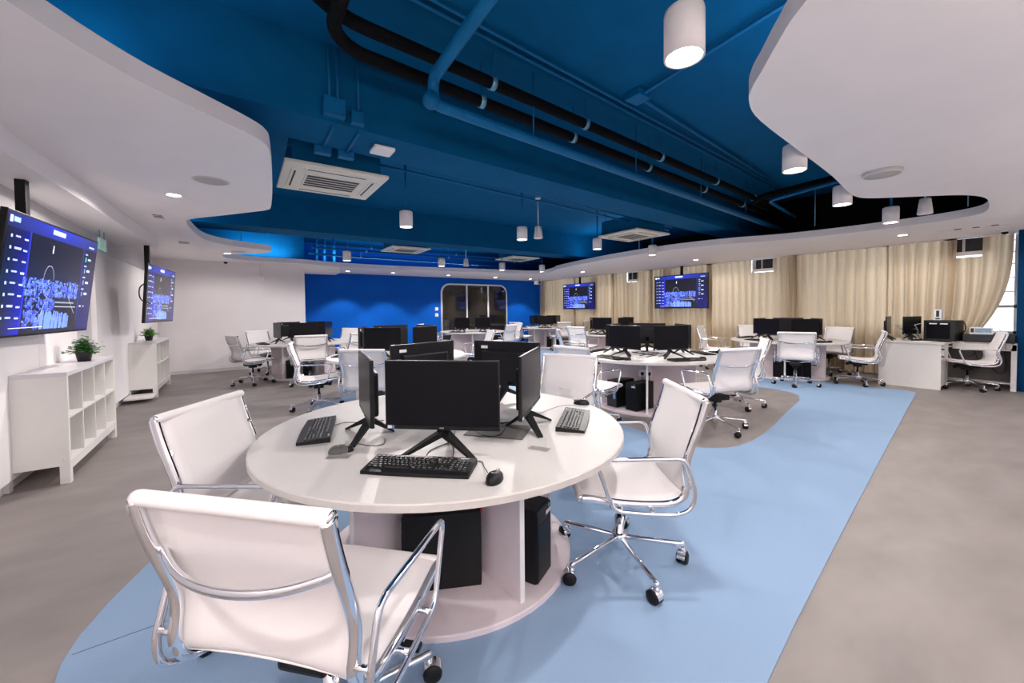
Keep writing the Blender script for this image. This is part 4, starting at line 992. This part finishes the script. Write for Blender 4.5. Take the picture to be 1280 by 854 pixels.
# ================================================================== CLUTTERED DESK AT RIGHT
DZ = .78
t = thing('corner_desk', 'white L-shaped desk with a solid front panel before the curtains', 'desk', (9.5, 1.4, 0))
obj('desktop', MB().box(-.02, .75, -.02, .82, DZ - .03, DZ, .004).box(.75, 1.04, -.70, .82, DZ - .03, DZ, .004), 'table', t)
obj('front_panel', MB().box(0, .025, .02, .8, .0, DZ - .03, .003), 'cab', t)
obj('side_panel', MB().box(.025, .55, .02, .045, .06, DZ - .03, .003), 'cab', t)
obj('drawer_front', MB().box(.03, .2, -.002, .02, .5, .72, .003), 'cab', t)
obj('kick_plate', MB().box(.02, .55, .03, .05, 0, .06), 'black', t)
for z in (.56, .68): obj('hinge', MB().box(.0, .03, -.012, .02, z - .01, z + .01), 'black', t)
obj('modesty_panel', MB().box(1.0, 1.02, -.68, .8, .12, DZ - .03), 'dark_panel', t)
obj('apron', MB().box(.76, .79, -.70, .0, DZ - .13, DZ - .03, .002), 'cab', t)
for y in (-.62, -.12): obj('cable_clip', MB().box(.745, .76, y - .03, y + .03, DZ - .09, DZ - .01, .004), 'device', t)
obj('leg', MB().box(.76, .82, -.70, -.64, 0, DZ - .03, .004), 'frame_white', t); obj('leg', MB().box(.98, 1.04, -.70, -.64, 0, DZ - .03, .004), 'frame_white', t)
obj('foot_rail', MB().box(.84, .98, -.64, .8, .1, .12), 'cab', t)
put('monitor', (10.02, 1.86, DZ), radians(-14), 'black monitor turned to the right on the cluttered desk')
put('monitor', (9.80, 2.13, DZ), radians(6), 'black monitor seen edge-on at the left corner of the cluttered desk')
put('keyboard', (9.93, 1.6, DZ), radians(80), 'black keyboard on the cluttered desk')
t = thing('network_rack', 'black wall rack box standing on the cluttered desk', 'rack', (10.30, 1.52, DZ), radians(-12))
obj('cabinet', MB().box(-.16, .16, -.2, .2, 0, .36, .006), 'rack', t)
obj('door', MB().box(-.17, -.16, -.14, .16, .04, .32, .004), 'screen', t)
for y in (-.12, .02): obj('vent_slot', MB().box(-.173, -.169, y, y + .1, .29, .31), 'device', t)
t = thing('router_box', 'small white router box on top of the black rack', 'router', (10.28, 1.58, DZ + .36), radians(-12))
obj('shell', MB().box(-.03, .03, -.05, .05, 0, .19, .006), 'device', t); obj('vent', MB().box(-.032, -.03, -.02, .02, .06, .17), 'grille', t); obj('port', MB().box(-.032, -.03, -.03, .03, .02, .04), 'black', t)
t = thing('device_case', 'long flat black equipment case on the desk by the wall', 'case', (10.36, 1.0, DZ))
obj('body', MB().box(-.15, .15, -.28, .28, 0, .13, .006), 'rack', t); obj('lid', MB().add([(-.15, -.28, .13), (.15, -.28, .13), (.15, -.10, .2), (-.15, -.10, .2), (-.15, -.05, .13), (.15, -.05, .13)], [(0, 1, 2, 3), (0, 3, 4), (1, 5, 2), (3, 2, 5, 4), (0, 4, 5, 1)]), 'black', t)
t = thing('control_panel', 'white device with a blue display on the black case', 'device', (10.28, 1.08, DZ + .13), radians(8))
obj('shell', MB().box(-.02, .03, -.13, .13, 0, .12, .006), 'device', t); obj('display', MB().box(-.0225, -.02, -.11, .07, .03, .1), 'lcd', t); obj('keypad', MB().box(-.0225, -.02, .08, .12, .03, .1), 'grille', t)
rnd = random.Random(11)
for k in range(7):
    p = [(10.1 + rnd.uniform(-.15, .2), 1.9 + rnd.uniform(-.15, .2), DZ + rnd.uniform(.01, .3)) for _ in range(6)]; p[0] = (10.0 + .03 * k, 1.75 + .04 * k, DZ + .004)
    cable(p, ('longest', 'uppermost', 'lowest', 'leftmost', 'rightmost', 'innermost', 'thinnest')[k] + ' %s cable in the tangle beside the black rack' % ('black' if k % 2 else 'grey'), 'cable' if k % 2 else 'grey_cable', .006)['group'] = 'cable tangle by the rack'
cable([(10.35, 1.36, DZ + .34), (10.32, 1.28, DZ + .36), (10.3, 1.25, DZ + .2), (10.35, 1.31, DZ + .12)], 'black cable arching from the right side of the rack', r=.008)
for k, (y, s) in enumerate(((1.2, .25), (1.0, .4), (.85, .5))):
    cable([(10.46, y, DZ - .05), (10.42, y - .05, DZ - s), (10.43, y + .1, DZ - s - .05), (10.46, y + .2, DZ - .05)], ('left', 'middle', 'right')[k] + ' black cable hanging below the cluttered desk', r=.006)
for k in range(3):
    t = tag(obj('paper_sheet', MB().box(-.1, .1, -.07, .07, 0, .0015), 'print', None, (9.66 + .1 * k, 1.72 - .05 * k, DZ + .0005 + .002 * k), .4 * k), ('lowest', 'middle', 'topmost')[k] + ' loose white paper on the cluttered desk', 'paper')
